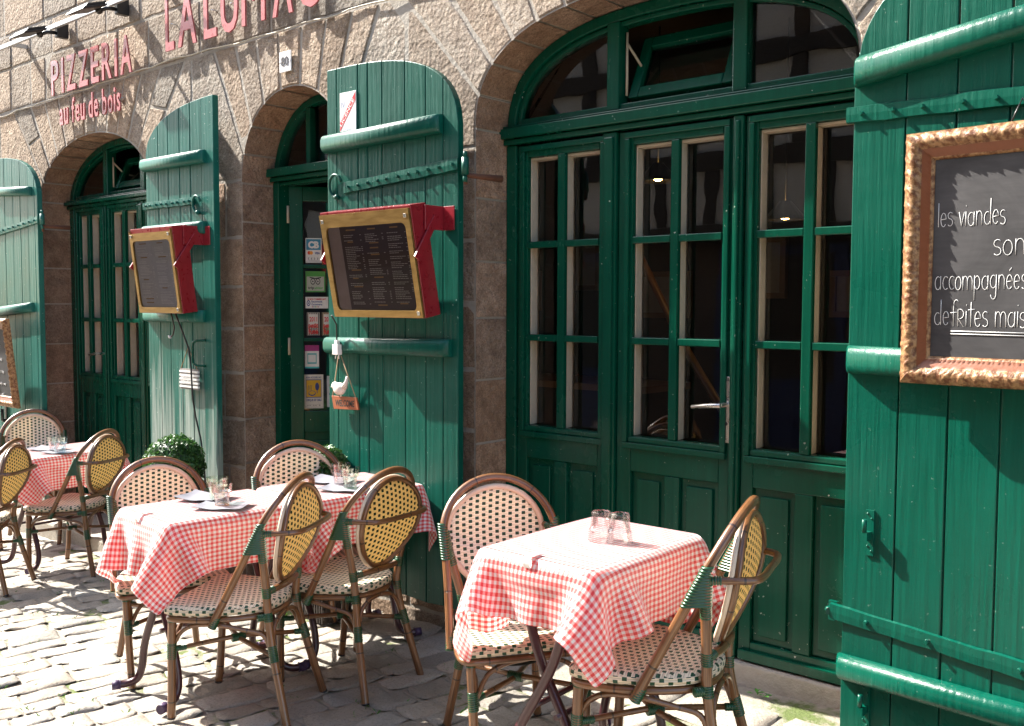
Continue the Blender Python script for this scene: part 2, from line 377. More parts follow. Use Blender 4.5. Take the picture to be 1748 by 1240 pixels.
def cobbles():
    mb = MB(); mb.smooth = True; rnd = random.Random(3)
    ang = R(78); V = np.array((math.cos(ang), math.sin(ang))); Ux = np.array((math.sin(ang), -math.cos(ang)))
    def stone_quad(c4, h, n1, n2):
        tone = rnd.uniform(.66, 1.10); warm = rnd.uniform(-.04, .08); mb.t = (tone*(1+warm), tone, tone*(1-warm))
        base = len(mb.v); tx, ty = rnd.uniform(-.018, .018), rnd.uniform(-.018, .018); ph = rnd.uniform(0, 6)
        cx, cy = c4.mean(0)
        for i in range(n1+1):
            for j in range(n2+1):
                s_, t_ = i/n1, j/n2
                # pull grid lines toward the borders, round the corners
                S_ = .5-.5*math.cos(PI*s_); T_ = .5-.5*math.cos(PI*t_)
                a, b_ = 2*S_-1, 2*T_-1
                k = (1-.10*(a*a*b_*b_))
                S2, T2 = .5+.5*a*k, .5+.5*b_*k
                p = (c4[0]*(1-S2)+c4[1]*S2)*(1-T2)+(c4[3]*(1-S2)+c4[2]*S2)*T2
                e = min(S2, 1-S2, T2, 1-T2)
                edge = min(1., e/.10); z = h*(1-(1-edge)**2.6)
                wob = .004*math.sin(19*p[0]+ph)+.004*math.sin(23*p[1]+1.7*ph)+.003*math.sin(41*p[0]+37*p[1])
                if e == 0: zz = -.012
                else: zz = z+wob*edge+tx*(p[0]-cx)+ty*(p[1]-cy)
                jit = .0035 if 0 < e < .08 else 0
                mb.v.append((p[0]+rnd.uniform(-jit, jit), p[1]+rnd.uniform(-jit, jit), G(p[0], p[1])-.022+zz))
        for i in range(n1):
            for j in range(n2):
                a = base+i*(n2+1)+j; mb.face([a, a+n2+1, a+n2+2, a+1])
    row = -14.2; 
    while row < 3.6:
        w = rnd.uniform(.115, .165); q = -2.2+rnd.uniform(0, .2)
        while q < 6.5:
            l = rnd.uniform(.15, .30); c0 = Ux*row+V*q
            if -11.5 < c0[0] < 1.2 and -1.6 < c0[1] < 3.0-.1:
                gp = rnd.uniform(.002, .006); j = lambda: np.array((rnd.uniform(-.011, .011), rnd.uniform(-.011, .011)))
                c4 = np.array([Ux*(row+gp)+V*(q+gp)+j(), Ux*(row+w-gp)+V*(q+gp)+j(), Ux*(row+w-gp)+V*(q+l-gp)+j(), Ux*(row+gp)+V*(q+l-gp)+j()])
                near = c0[0] > -6.5 and c0[1] > .8
                stone_quad(c4, rnd.uniform(.008, .0135), 8 if near else 5, 9 if near else 6)
            q += l
        row += w
    x = -12.
    while x < 1.5:          # larger flags along the foot of the wall
        w = rnd.uniform(.30, .62); y0 = 2.99
        c4 = np.array([(x+.01, y0+rnd.uniform(-.02, .02)), (x+w-.01, y0+rnd.uniform(-.02, .02)), (x+w-.01, 3.235), (x+.01, 3.235)])
        stone_quad(c4, rnd.uniform(.010, .02), 9, 6); x += w
    return mb
obj('cobblestone_paving', cobbles(), MT['cobble'], kind='structure', local=True)

# ------------------------------------------------------------------ restaurant building
YW, YD = 3.234, 3.45
bld = empty('restaurant_building', (-4.4, YW, -.1), 'old granite restaurant front with three arched green glazed openings', 'building')
ARCH = dict(A=dict(c=-6.63, a=.775, z=2.24, b=.412, n=2.0, k=13), B=dict(c=-4.386, a=.455, z=2.18, b=.475, n=2.1, k=9), C=dict(c=-2.165, a=.865, z=2.28, b=.46, n=2.5, k=15))
def acurve(A, th, inset=0.):     # th from 0 (right springing) to pi (left springing)
    c, s_ = math.cos(th), math.sin(th); e = 2/A['n']
    return (A['c']+(A['a']-inset)*math.copysign(abs(c)**e, c), A['z']+(A['b']-inset)*abs(s_)**e)
def awalk(A, n, inset=0.):       # n+1 points evenly spaced by arc length
    P = [acurve(A, PI*i/400, inset) for i in range(401)]; D = [0]
    for i in range(400): D.append(D[-1]+math.dist(P[i], P[i+1]))
    out = []; k = 0
    for j in range(n+1):
        s_ = D[-1]*j/n
        while k < 399 and D[k+1] < s_: k += 1
        f = (s_-D[k])/max(1e-9, D[k+1]-D[k]); out.append((P[k][0]+(P[k+1][0]-P[k][0])*f, P[k][1]+(P[k+1][1]-P[k][1])*f))
    return out
ZT = 2.96
wall = MB(); mort = MB(); rw = random.Random(11)
BROWN = (1.16, .97, .81); UPPER = (1.26, 1.17, 1.05)
def tintset(mb, base, var=.2):
    k = rw.uniform(1-var*1.3, 1+var*.8); w = rw.uniform(-.08, .07); mb.t = (base[0]*k*(1+w), base[1]*k, base[2]*k*(1-w))
def clean(P):
    Q = []
    for p in P:
        if not Q or math.dist(p, Q[-1]) > 1e-4: Q.append(p)
    if len(Q) > 1 and math.dist(Q[0], Q[-1]) < 1e-4: Q.pop()
    return Q
def inset_poly(P, dd):
    n = len(P); out = []
    for i in range(n):
        a, b_, c = Vector(P[i-1]), Vector(P[i]), Vector(P[(i+1) % n])
        e1 = (b_-a).normalized(); e2 = (c-b_).normalized(); n1 = Vector((-e1.y, e1.x)); n2 = Vector((-e2.y, e2.x))
        m = n1+n2
        if m.length < 1e-6: m = n1
        m = m/max(.35, m.dot(n1)) ; out.append((b_.x+m.x*dd, b_.y+m.y*dd))
    return out
def area(P): return .5*sum(P[i-1][0]*P[i][1]-P[i][0]*P[i-1][1] for i in range(len(P)))
def stone_cell(P, base, joint=.006, fixed=None):
    P = clean(P)
    if area(P) < 0: P = P[::-1]
    if area(P) < .0008: return
    mort.poly([(p[0], YW+.0045, p[1]) for p in P])
    Q = inset_poly(P, joint); D = []
    for i in range(len(Q)):
        a, b_ = Q[i], Q[(i+1) % len(Q)]; l = math.dist(a, b_); k = max(1, int(l/.045)); nx_, nz_ = -(b_[1]-a[1])/max(l, 1e-6), (b_[0]-a[0])/max(l, 1e-6)
        for j in range(k):
            f = j/k; o_ = rw.uniform(-.0025, .0045) if l > .05 else 0
            D.append((a[0]+(b_[0]-a[0])*f+nx_*o_, a[1]+(b_[1]-a[1])*f+nz_*o_))
    I = inset_poly(D, .009); tintset(wall, base)
    y0 = YW+.0065; y1 = YW+rw.uniform(-.004, .003); tx = rw.uniform(-.008, .008); tz = rw.uniform(-.008, .008); cx = sum(p[0] for p in I)/len(I); cz = sum(p[1] for p in I)/len(I)
    n = wall.add([(p[0], y0, p[1]) for p in D]); k = len(D)
    wall.add([(p[0], y1+tx*(p[0]-cx)+tz*(p[1]-cz), p[1]) for p in I])
    wall.smooth = True
    for i in range(k): wall.face([n+i, n+(i+1) % k, n+k+(i+1) % k, n+k+i])
    wall.smooth = False
    wall.face([n+k+i for i in range(k)])
def courses(x0, x1, z0, z1, base, hh=(.24, .30), split=(.28, .5)):
    z = z0; odd = 0
    while z < z1-1e-3:
        h = rw.uniform(*hh)
        if z1-z-h < .15: h = z1-z
        x = x0; odd ^= 1
        while x < x1-1e-3:
            w = rw.uniform(*split)*(1 if x > x0 or odd else .75)
            if x1-x-w < .16: w = x1-x
            j = rw.uniform(-.006, .006)
            stone_cell([(x, z), (x+w, z), (x+w, z+h), (x, z+h)], base); x += w
        z += h
ZB = -.55
PX = [(-12., ARCH['A']['c']-ARCH['A']['a']), (ARCH['A']['c']+ARCH['A']['a'], ARCH['B']['c']-ARCH['B']['a']), (ARCH['B']['c']+ARCH['B']['a'], ARCH['C']['c']-ARCH['C']['a']), (ARCH['C']['c']+ARCH['C']['a'], 3.)]
ZS = 2.20
for i, (x0, x1) in enumerate(PX): courses(x0, x1, ZB, ZS, BROWN, split=(.30, .52) if x1-x0 < 2 else (.35, .7))
mids = [-8.1, (PX[1][0]+PX[1][1])/2, (PX[2][0]+PX[2][1])/2, -.7]
for i, k in enumerate('ABC'):
    A = ARCH[k]; xl, xr = mids[i], mids[i+1]; n = A['k']; pts = awalk(A, n*4)
    pts = [(pts[0][0], ZS)]*1+pts[1:-1]+[(pts[-1][0], ZS)]
    cen = (A['c'], A['z']-.75)
    def ray(p, dirn):
        best = None
        for (ax, val) in ((0, xl), (0, xr), (1, ZT)):
            if abs(dirn[ax]) > 1e-6:
                t_ = (val-p[ax])/dirn[ax]
                if t_ > 1e-6 and (best is None or t_ < best[0]): best = (t_, ax, val)
        t_, ax, val = best
        return (p[0]+dirn[0]*t_, p[1]+dirn[1]*t_), (ax, val)
    outs = []
    for j in range(n+1):
        p = pts[j*4]
        if j == 0: outs.append(((xr, ZS), (0, xr))); continue
        if j == n: outs.append(((xl, ZS), (0, xl))); continue
        dr = Vector((p[0]-cen[0], (p[1]-cen[1]))).normalized(); jx = rw.uniform(-.012, .012)
        outs.append(ray(p, (dr.x+jx, max(.02, dr.y))))
    for j in range(n):
        inner = pts[j*4:(j+1)*4+1]; (o1, s1), (o2, s2) = outs[j], outs[j+1]
        poly = list(inner)+[o2]
        if s1 != s2:
            poly.append((xr, ZT) if s1[1] == xr else (xl, ZT))
        poly.append(o1)
        # long side stones are cut once more
        lm = math.dist(inner[2], ((o1[0]+o2[0])/2, (o1[1]+o2[1])/2))
        if lm > .62 and s1 == s2:
            f = rw.uniform(.42, .6); q1 = tuple(inner[0][m]+(o1[m]-inner[0][m])*f for m in (0, 1)); q2 = tuple(inner[-1][m]+(o2[m]-inner[-1][m])*f for m in (0, 1))
            stone_cell(list(inner)+[q2, q1], UPPER); stone_cell([q1, q2, o2, o1], UPPER)
        else: stone_cell(poly, UPPER)
for i, k in enumerate('ABC'):
    A = ARCH[k]; p = awalk(A, 60); yb_ = YW+.0075; xl, xr = mids[i], mids[i+1]
    for a, b_ in zip(p[:-1], p[1:]): mort.poly([(b_[0], yb_, b_[1]), (a[0], yb_, a[1]), (a[0], yb_, ZT), (b_[0], yb_, ZT)])
    mort.poly([(xl, yb_, ZS), (A['c']-A['a'], yb_, ZS), (A['c']-A['a'], yb_, ZT), (xl, yb_, ZT)]); mort.poly([(A['c']+A['a'], yb_, ZS), (xr, yb_, ZS), (xr, yb_, ZT), (A['c']+A['a'], yb_, ZT)])
courses(-12., mids[0], ZS, ZT, UPPER, (.3, .38), (.3, .7)); courses(mids[3], 3., ZS, ZT, UPPER, (.3, .38), (.3, .7))
courses(-12., 3., ZT, 4.6, UPPER, (.24, .34), (.22, .72))
# reveals: jamb stones and the soffit of each arch, 0.216 m deep
def reveal(P, base, sgn):
    """quads from the wall face to the frame along polyline P, cut in stones every few points"""
    for (a, b_) in zip(P[:-1], P[1:]):
        tintset(wall, base, .12)
        l = math.dist(a, b_); ex, ez = (b_[0]-a[0])/l, (b_[1]-a[1])/l
        a2 = (a[0]+ex*.005, a[1]+ez*.005); b2 = (b_[0]-ex*.005, b_[1]-ez*.005)
        nxx, nzz = ez*sgn, -ex*sgn
        o_ = rw.uniform(-.002, .002)
        n = wall.add([(a2[0]+nxx*o_, YW+.002, a2[1]+nzz*o_), (b2[0]+nxx*o_, YW+.002, b2[1]+nzz*o_), (b2[0]+nxx*o_, YD+.02, b2[1]+nzz*o_), (a2[0]+nxx*o_, YD+.02, a2[1]+nzz*o_)])
        wall.face([n, n+1, n+2, n+3] if sgn > 0 else [n+3, n+2, n+1, n])
        m_ = .007; mort.poly([(a[0]-nxx*m_, YW+.009, a[1]-nzz*m_), (b_[0]-nxx*m_, YW+.009, b_[1]-nzz*m_), (b_[0]-nxx*m_, YD+.02, b_[1]-nzz*m_), (a[0]-nxx*m_, YD+.02, a[1]-nzz*m_)])
WARM = (1.15, .88, .70)
for k in 'ABC':
    A = ARCH[k]; p = awalk(A, A['k']*3)
    for j in range(A['k']):
        tintset(wall, WARM, .12); seg_ = p[j*3:(j+1)*3+1]; t0 = wall.t
        reveal_pts = seg_
        for q in range(3):
            a, b_ = seg_[q], seg_[q+1]; e0 = .006 if q == 0 else 0; e1 = .006 if q == 2 else 0
            l = math.dist(a, b_); ex, ez = (b_[0]-a[0])/l, (b_[1]-a[1])/l
            wall.t = t0; wall.smooth = True
            wall.poly([(a[0]+ex*e0, YW+.001, a[1]+ez*e0), (a[0]+ex*e0, YD+.02, a[1]+ez*e0), (b_[0]-ex*e1, YD+.02, b_[1]-ez*e1), (b_[0]-ex*e1, YW+.001, b_[1]-ez*e1)])
            wall.smooth = False
            m_ = .008; mort.poly([(a[0]+ez*m_, YW+.009, a[1]-ex*m_), (a[0]+ez*m_, YD+.02, a[1]-ex*m_), (b_[0]+ez*m_, YD+.02, b_[1]-ex*m_), (b_[0]+ez*m_, YW+.009, b_[1]-ex*m_)])
    for sgn, x in ((1, A['c']-A['a']), (-1, A['c']+A['a'])):
        zz = [ZB]
        while zz[-1] < A['z']-.16: zz.append(zz[-1]+rw.uniform(.24, .30))
        zz[-1] = A['z']; reveal([(x, z) for z in zz], WARM, sgn)
mort.box(-12, 3, YW+.012, YW+.22, 4.6, 9.)
ob = obj('stone_wall', wall, MT['stone'], bld); obj('mortar_joint', mort, MT['mortar'], ob)

def ring(mb, A, i0, i1, y0, y1, n=36, zlow=None):
    zl = A['z'] if zlow is None else zlow
    O = awalk(A, n, i0); I = awalk(A, n, i1)
    O = [(O[0][0], zl)]+O+[(O[-1][0], zl)]; I = [(I[0][0], zl)]+I+[(I[-1][0], zl)]
    k = len(O); b0 = mb.add([(p[0], y0, p[1]) for p in O]); b1 = mb.add([(p[0], y0, p[1]) for p in I]); b2 = mb.add([(p[0], y1, p[1]) for p in O]); b3 = mb.add([(p[0], y1, p[1]) for p in I])
    for i in range(k-1):
        mb.face([b0+i, b0+i+1, b1+i+1, b1+i]); mb.face([b1+i, b1+i+1, b3+i+1, b3+i]); mb.face([b0+i+1, b0+i, b2+i, b2+i+1]); mb.face([b2+i+1, b2+i, b3+i, b3+i+1])
def arch_z(A, x, inset):
    t_ = min(1, abs((x-A['c'])/(A['a']-inset))); return A['z']+(A['b']-inset)*(1-t_**A['n'])**(1/A['n'])
def shopfront(key, name, leaves, glass, munt, zb, zg, zm, zgt, ztr, fmul, open_i, handle, label):
    """frame with mullions and transom > fanlight; each leaf > pane, inner bars, handle"""
    A = ARCH[key]; x0, x1 = A['c']-A['a'], A['c']+A['a']
    f = MB()
    f.box(x0+.002, leaves[0][0], YD-.012, YD+.07, zb, ztr[0]); f.box(leaves[-1][1], x1-.002, YD-.012, YD+.07, zb, ztr[0])
    for a, b_ in zip(leaves[:-1], leaves[1:]):
        f.box(a[1]+.002, b_[0]-.002, YD-.016, YD+.07, zb, ztr[0]); f.box(a[1]+.014, b_[0]-.014, YD-.027, YD-.017, zb+.02, ztr[0]-.02)
    fr = None
    zt0, zt1 = ztr
    f.box(x0-.03, x1-.002, YD-.030, YD+.07, zt0+.002, zt0+.026); f.box(x0-.03, x1-.002, YD-.05, YD+.07, zt0+.028, zt1-.012); f.box(x0-.015, x1-.002, YD-.035, YD+.07, zt1-.010, zt1)
    ring(f, A, .003, .05, YD-.008, YD+.06, zlow=zt1+.002); ring(f, A, .052, .072, YD+.006, YD+.06, zlow=zt1+.002)
    f.box(x0+.075, x1-.075, YD+.002, YD+.06, zt1+.003, zt1+.03)
    for m0, m1 in fmul: f.box(m0, m1, YD-.012, YD+.062, zt1+.004, arch_z(A, (m0+m1)/2, .05))
    fr = obj(name, f, MT['door'], bld, bevel=.005, label=label)
    edges = [x0+.05]+[q for m_ in fmul for q in m_]+[x1-.05]
    for i in range(0, len(edges), 2):
        a, b_ = edges[i]+.001, edges[i+1]-.001; n = 14
        top = [(a+(b_-a)*j/n, arch_z(A, a+(b_-a)*j/n, .055)) for j in range(n+1)]
        if i//2 == open_i:          # the hopper sash stands tilted into the room
            s_ = MB(); zc = zt1+.045; n0 = 0
            hgt = min(p[1] for p in top)-zc-.02
            nn = len(s_.v)
            s_.box(a+.02, a+.065, -.022, .022, 0, hgt); s_.box(b_-.065, b_-.02, -.022, .022, 0, hgt); s_.box(a+.066, b_-.066, -.022, .022, 0, .05); s_.box(a+.066, b_-.066, -.022, .022, hgt-.05, hgt)
            ca, sa = math.cos(R(24)), math.sin(R(24))
            rot = lambda p: (p[0], YD+.045+p[1]*ca+p[2]*sa, zc-p[1]*sa+p[2]*ca)
            s_.xf_from(0, rot); sash = obj('hopper_sash', s_, MT['door'], fr, bevel=.004)
            g_ = MB(); g_.poly([(a+.06, 0, .045), (b_-.06, 0, .045), (b_-.06, 0, hgt-.045), (a+.06, 0, hgt-.045)]); g_.xf_from(0, rot); obj('fanlight_pane', g_, MT['pane'], fr)
            st = MB(); st.tube([(a+.012, YD+.03, zc+.02), (a+.012, YD+.03, zc+hgt*.95)], .006, 6); st.tube([(a+.012, YD+.03, zc+hgt*.8), (a+.05, YD+.10, zc+hgt*.45)], .006, 6); obj('stay_arm', st, MT['beige'], fr)
        else:
            g_ = MB(); g_.poly([(a, YD+.03, zt1+.01), (b_, YD+.03, zt1+.01)]+[(p[0], YD+.03, p[1]) for p in reversed(top)]); obj('fanlight_pane', g_, MT['pane'], fr)
    for li, (lx0, lx1) in enumerate(leaves):
        gx0, gx1 = glass[li]; m0, m1 = munt[li]; f = MB(); y0, y1 = YD, YD+.045
        lx0 += .003; lx1 -= .003; zb_ = zb+.004; ztp = ztr[0]-.004
        f.box(lx0, gx0, y0, y1, zb_, ztp); f.box(gx1, lx1, y0, y1, zb_, ztp)
        f.box(gx0+.0005, gx1-.0005, y0, y1, zgt, ztp); f.box(gx0+.0005, gx1-.0005, y0, y1, zg-.15, zg); f.box(gx0+.0005, gx1-.0005, y0, y1, zb_, zb+.075)
        # weather bar on the bottom rail
        f.box(lx0+.01, lx1-.01, y0-.022, y0-.001, zb+.006, zb+.045)
        # raised moulding round the sash
        for (bx0, bx1, bz0, bz1) in ((gx0-.034, gx1+.034, zg-.052, zg-.026), (gx0-.034, gx1+.034, zgt+.026, zgt+.05), (gx0-.034, gx0-.012, zg-.025, zgt+.025), (gx1+.012, gx1+.034, zg-.025, zgt+.025)):
            f.box(bx0, bx1, y0-.016, y0-.001, bz0, bz1)
        f.box(gx0-.010, gx1+.010, y0-.008, y0-.001, zg-.024, zg-.002); 
        mm = (m0+m1)/2
        f.box(m0, m1, y0-.006, y0+.02, zg+.0005, zgt-.0005)
        for z in zm:
            f.box(gx0+.001, m0-.001, y0-.004, y0+.02, z-.015, z+.015); f.box(m1+.001, gx1-.001, y0-.004, y0+.02, z-.015, z+.015)
        # lower panels: centre stile, sunk ground, raised field
        zp0, zp1 = zb+.076, zg-.151
        f.box(mm-.035, mm+.035, y0, y1, zp0, zp1)
        for (px0, px1) in ((gx0+.001, mm-.036), (mm+.036, gx1-.001)):
            f.box(px0, px1, y0+.020, y0+.034, zp0, zp1)
            f.box(px0+.028, px1-.028, y0+.007, y0+.0195, zp0+.03, zp1-.03)
        lf = obj('door_leaf', f, MT['door'], bld, bevel=.004)
        g_ = MB(); g_.poly([(gx0-.004, y0+.066, zg-.004), (gx1+.004, y0+.066, zg-.004), (gx1+.004, y0+.066, zgt+.004), (gx0-.004, y0+.066, zgt+.004)]); obj('pane', g_, MT['pane'], lf)
        ib = MB(); yb0, yb1 = y0+.0215, y0+.078
        ib.box(gx0+.0003, gx0+.006, yb0, yb1, zg+.001, zgt-.001); ib.box(gx1-.006, gx1-.0003, yb0, yb1, zg+.001, zgt-.001); ib.box(m0+.004, m1-.004, yb0, yb1, zg, zgt); ib.box(gx0+.0065, m0+.0035, yb0, yb1, zgt-.012, zgt-.001); ib.box(m1-.0035, gx1-.0065, yb0, yb1, zgt-.012, zgt-.001)
        for z in zm: ib.box(gx0+.0065, m0+.0035, yb0, yb1, z-.009, z+.009); ib.box(m1-.0035, gx1-.0065, yb0, yb1, z-.009, z+.009)
        obj('inner_bar', ib, MT['beige'], lf, bevel=.002)
        if li == handle[0]:
            hx, hz = handle[1:]; h = MB(); h.box(hx-.016, hx+.016, y0-.008, y0-.0005, hz-.15, hz+.11)
            h.tube([(hx, y0-.004, hz), (hx, y0-.05, hz), (hx-.012, y0-.058, hz)], .009, 10); h.tube([(hx+.006, y0-.058, hz), (hx-.05, y0-.060, hz-.004), (hx-.125, y0-.054, hz-.014)], [.010, .0095, .0085], 10)
            h.m = 1; h.tube([(hx, y0-.0075, hz-.075), (hx, y0-.012, hz-.075)], .009, 10)
            obj('handle', h, [MT['steel'], MT['ink']], lf, bevel=.0015)
    return fr
shopfront('C', 'arched_shop_front', [(-2.968, -2.483), (-2.408, -1.868), (-1.822, -1.337)], [(-2.908, -2.507), (-2.334, -1.916), (-1.768, -1.372)], [(-2.731, -2.692), (-2.149, -2.112), (-1.579, -1.54)], .115, .947, (1.35, 1.77), 2.165, (2.225, 2.312), [(-2.466, -2.404), (-1.878, -1.818)], 1, (1, -1.884, 1.112), 'wide arched green shop front with three glazed leaves and tilted top sash')
shopfront('A', 'arched_shop_front', [(-7.335, -6.918), (-6.842, -6.375), (-6.30, -5.89)], [(-7.274, -6.944), (-6.782, -6.414), (-6.255, -5.93)], [(-7.144, -7.105), (-6.622, -6.583), (-6.11, -6.07)], -.02, .985, (1.378, 1.77), 2.145, (2.195, 2.262), [(-6.87, -6.81), (-6.351, -6.291)], 1, (0, -6.926, 1.135), 'far arched green shop front half hidden by a shutter')
# narrow entrance door
def entrance():
    A = ARCH['B']; x0, x1 = A['c']-A['a'], A['c']+A['a']; f = MB(); zt0, zt1 = 2.20, 2.275
    f.box(x0+.002, x0+.055, YD-.01, YD+.069, -.02, zt0); f.box(x1-.055, x1-.002, YD-.01, YD+.069, -.02, zt0); f.box(x0+.056, x1-.056, YD+.0, YD+.069, zt0-.02, zt0)
    f.box(x0-.03, x1-.002, YD-.03, YD+.07, zt0+.002, zt0+.026); f.box(x0-.03, x1-.002, YD-.055, YD+.07, zt0+.028, zt1)
    ring(f, A, .003, .045, YD-.006, YD+.06, zlow=zt1+.002); f.box(-4.53, -4.49, YD-.006, YD+.055, zt1+.002, arch_z(A, -4.51, .046)); f.box(-4.28, -4.24, YD-.006, YD+.055, zt1+.002, arch_z(A, -4.26, .046))
    fr = obj('arched_door_frame', f, MT['door'], bld, bevel=.005)
    g_ = MB(); n = 20; a, b_ = x0+.04, x1-.04
    g_.poly([(a, YD+.03, zt1), (b_, YD+.03, zt1)]+[(a+(b_-a)*j/n, YD+.03, arch_z(A, a+(b_-a)*j/n, .05)) for j in reversed(range(n+1))]); obj('fanlight_pane', g_, MT['pane'], fr)
    # the leaf stands open, swung into the room on its left hinges
    f = MB(); w = .60; g0, g1 = .079, .52; t = .042
    f.box(0, g0, 0, t, -.01, 2.185); f.box(g1, w, 0, t, -.01, 2.185); f.box(g0, g1, 0, t, 2.10, 2.185); f.box(g0, g1, 0, t, .74, .866); f.box(g0, g1, 0, t, -.01, .12)
    f.box(g0, g1, .018, .034, .12, .74); f.box(g0+.05, g1-.05, .006, .0175, .17, .69); f.box(g0, g1, .004, .03, 1.709, 1.731); f.box(g0, g1, .004, .03, 1.278, 1.300)
    f.xf_from(0, DX); lf = obj('open_door_leaf', f, MT['door'], bld, bevel=.004)
    g_ = MB(); g_.poly([(g0, .032, .866), (g1, .032, .866), (g1, .032, 2.10), (g0, .032, 2.10)]); g_.xf_from(0, DX); obj('pane', g_, MT['pane'], lf)
    for z in (1.25, 2.02, .4):
        h = MB(); h.tube([(x0+.058, YD+.055, z-.05), (x0+.058, YD+.055, z+.05)], .008, 8); obj('hinge', h, MT['beige'], lf)
DTH = R(52)
def DX(p): return (-4.781+p[0]*math.cos(DTH)-p[1]*math.sin(DTH), YD+.06+p[0]*math.sin(DTH)+p[1]*math.cos(DTH), p[2])
entrance()
s = MB(); s.box(-3.03, -1.30, YW+.175, YD+.08, -.12, .112); obj('threshold', s, MT['mortar'], bld, bevel=.006)
s = MB(); s.box(-7.6, -5.6, 3.02, YD+.08, -.45, -.035); obj('door_step', s, MT['cobble'], bld, bevel=.02)
s = MB(); s.box(-4.84, -3.93, YW+.05, YD+.08, -.4, -.03); obj('threshold', s, MT['mortar'], bld, bevel=.01)
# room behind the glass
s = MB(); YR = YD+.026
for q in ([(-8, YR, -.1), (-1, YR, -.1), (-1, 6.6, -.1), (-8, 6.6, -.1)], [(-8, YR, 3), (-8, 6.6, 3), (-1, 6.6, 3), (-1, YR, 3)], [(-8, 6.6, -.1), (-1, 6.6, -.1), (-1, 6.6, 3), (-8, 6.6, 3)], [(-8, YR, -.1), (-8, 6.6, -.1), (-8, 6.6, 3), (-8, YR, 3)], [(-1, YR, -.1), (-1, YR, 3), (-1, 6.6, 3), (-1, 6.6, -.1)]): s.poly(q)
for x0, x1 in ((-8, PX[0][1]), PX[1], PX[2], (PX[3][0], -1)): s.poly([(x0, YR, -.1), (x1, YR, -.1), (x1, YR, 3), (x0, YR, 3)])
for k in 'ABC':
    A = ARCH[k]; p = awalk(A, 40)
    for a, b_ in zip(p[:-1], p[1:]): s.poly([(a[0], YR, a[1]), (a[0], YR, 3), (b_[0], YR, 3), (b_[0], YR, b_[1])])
obj('dining_room', s, MT['dark'], bld)

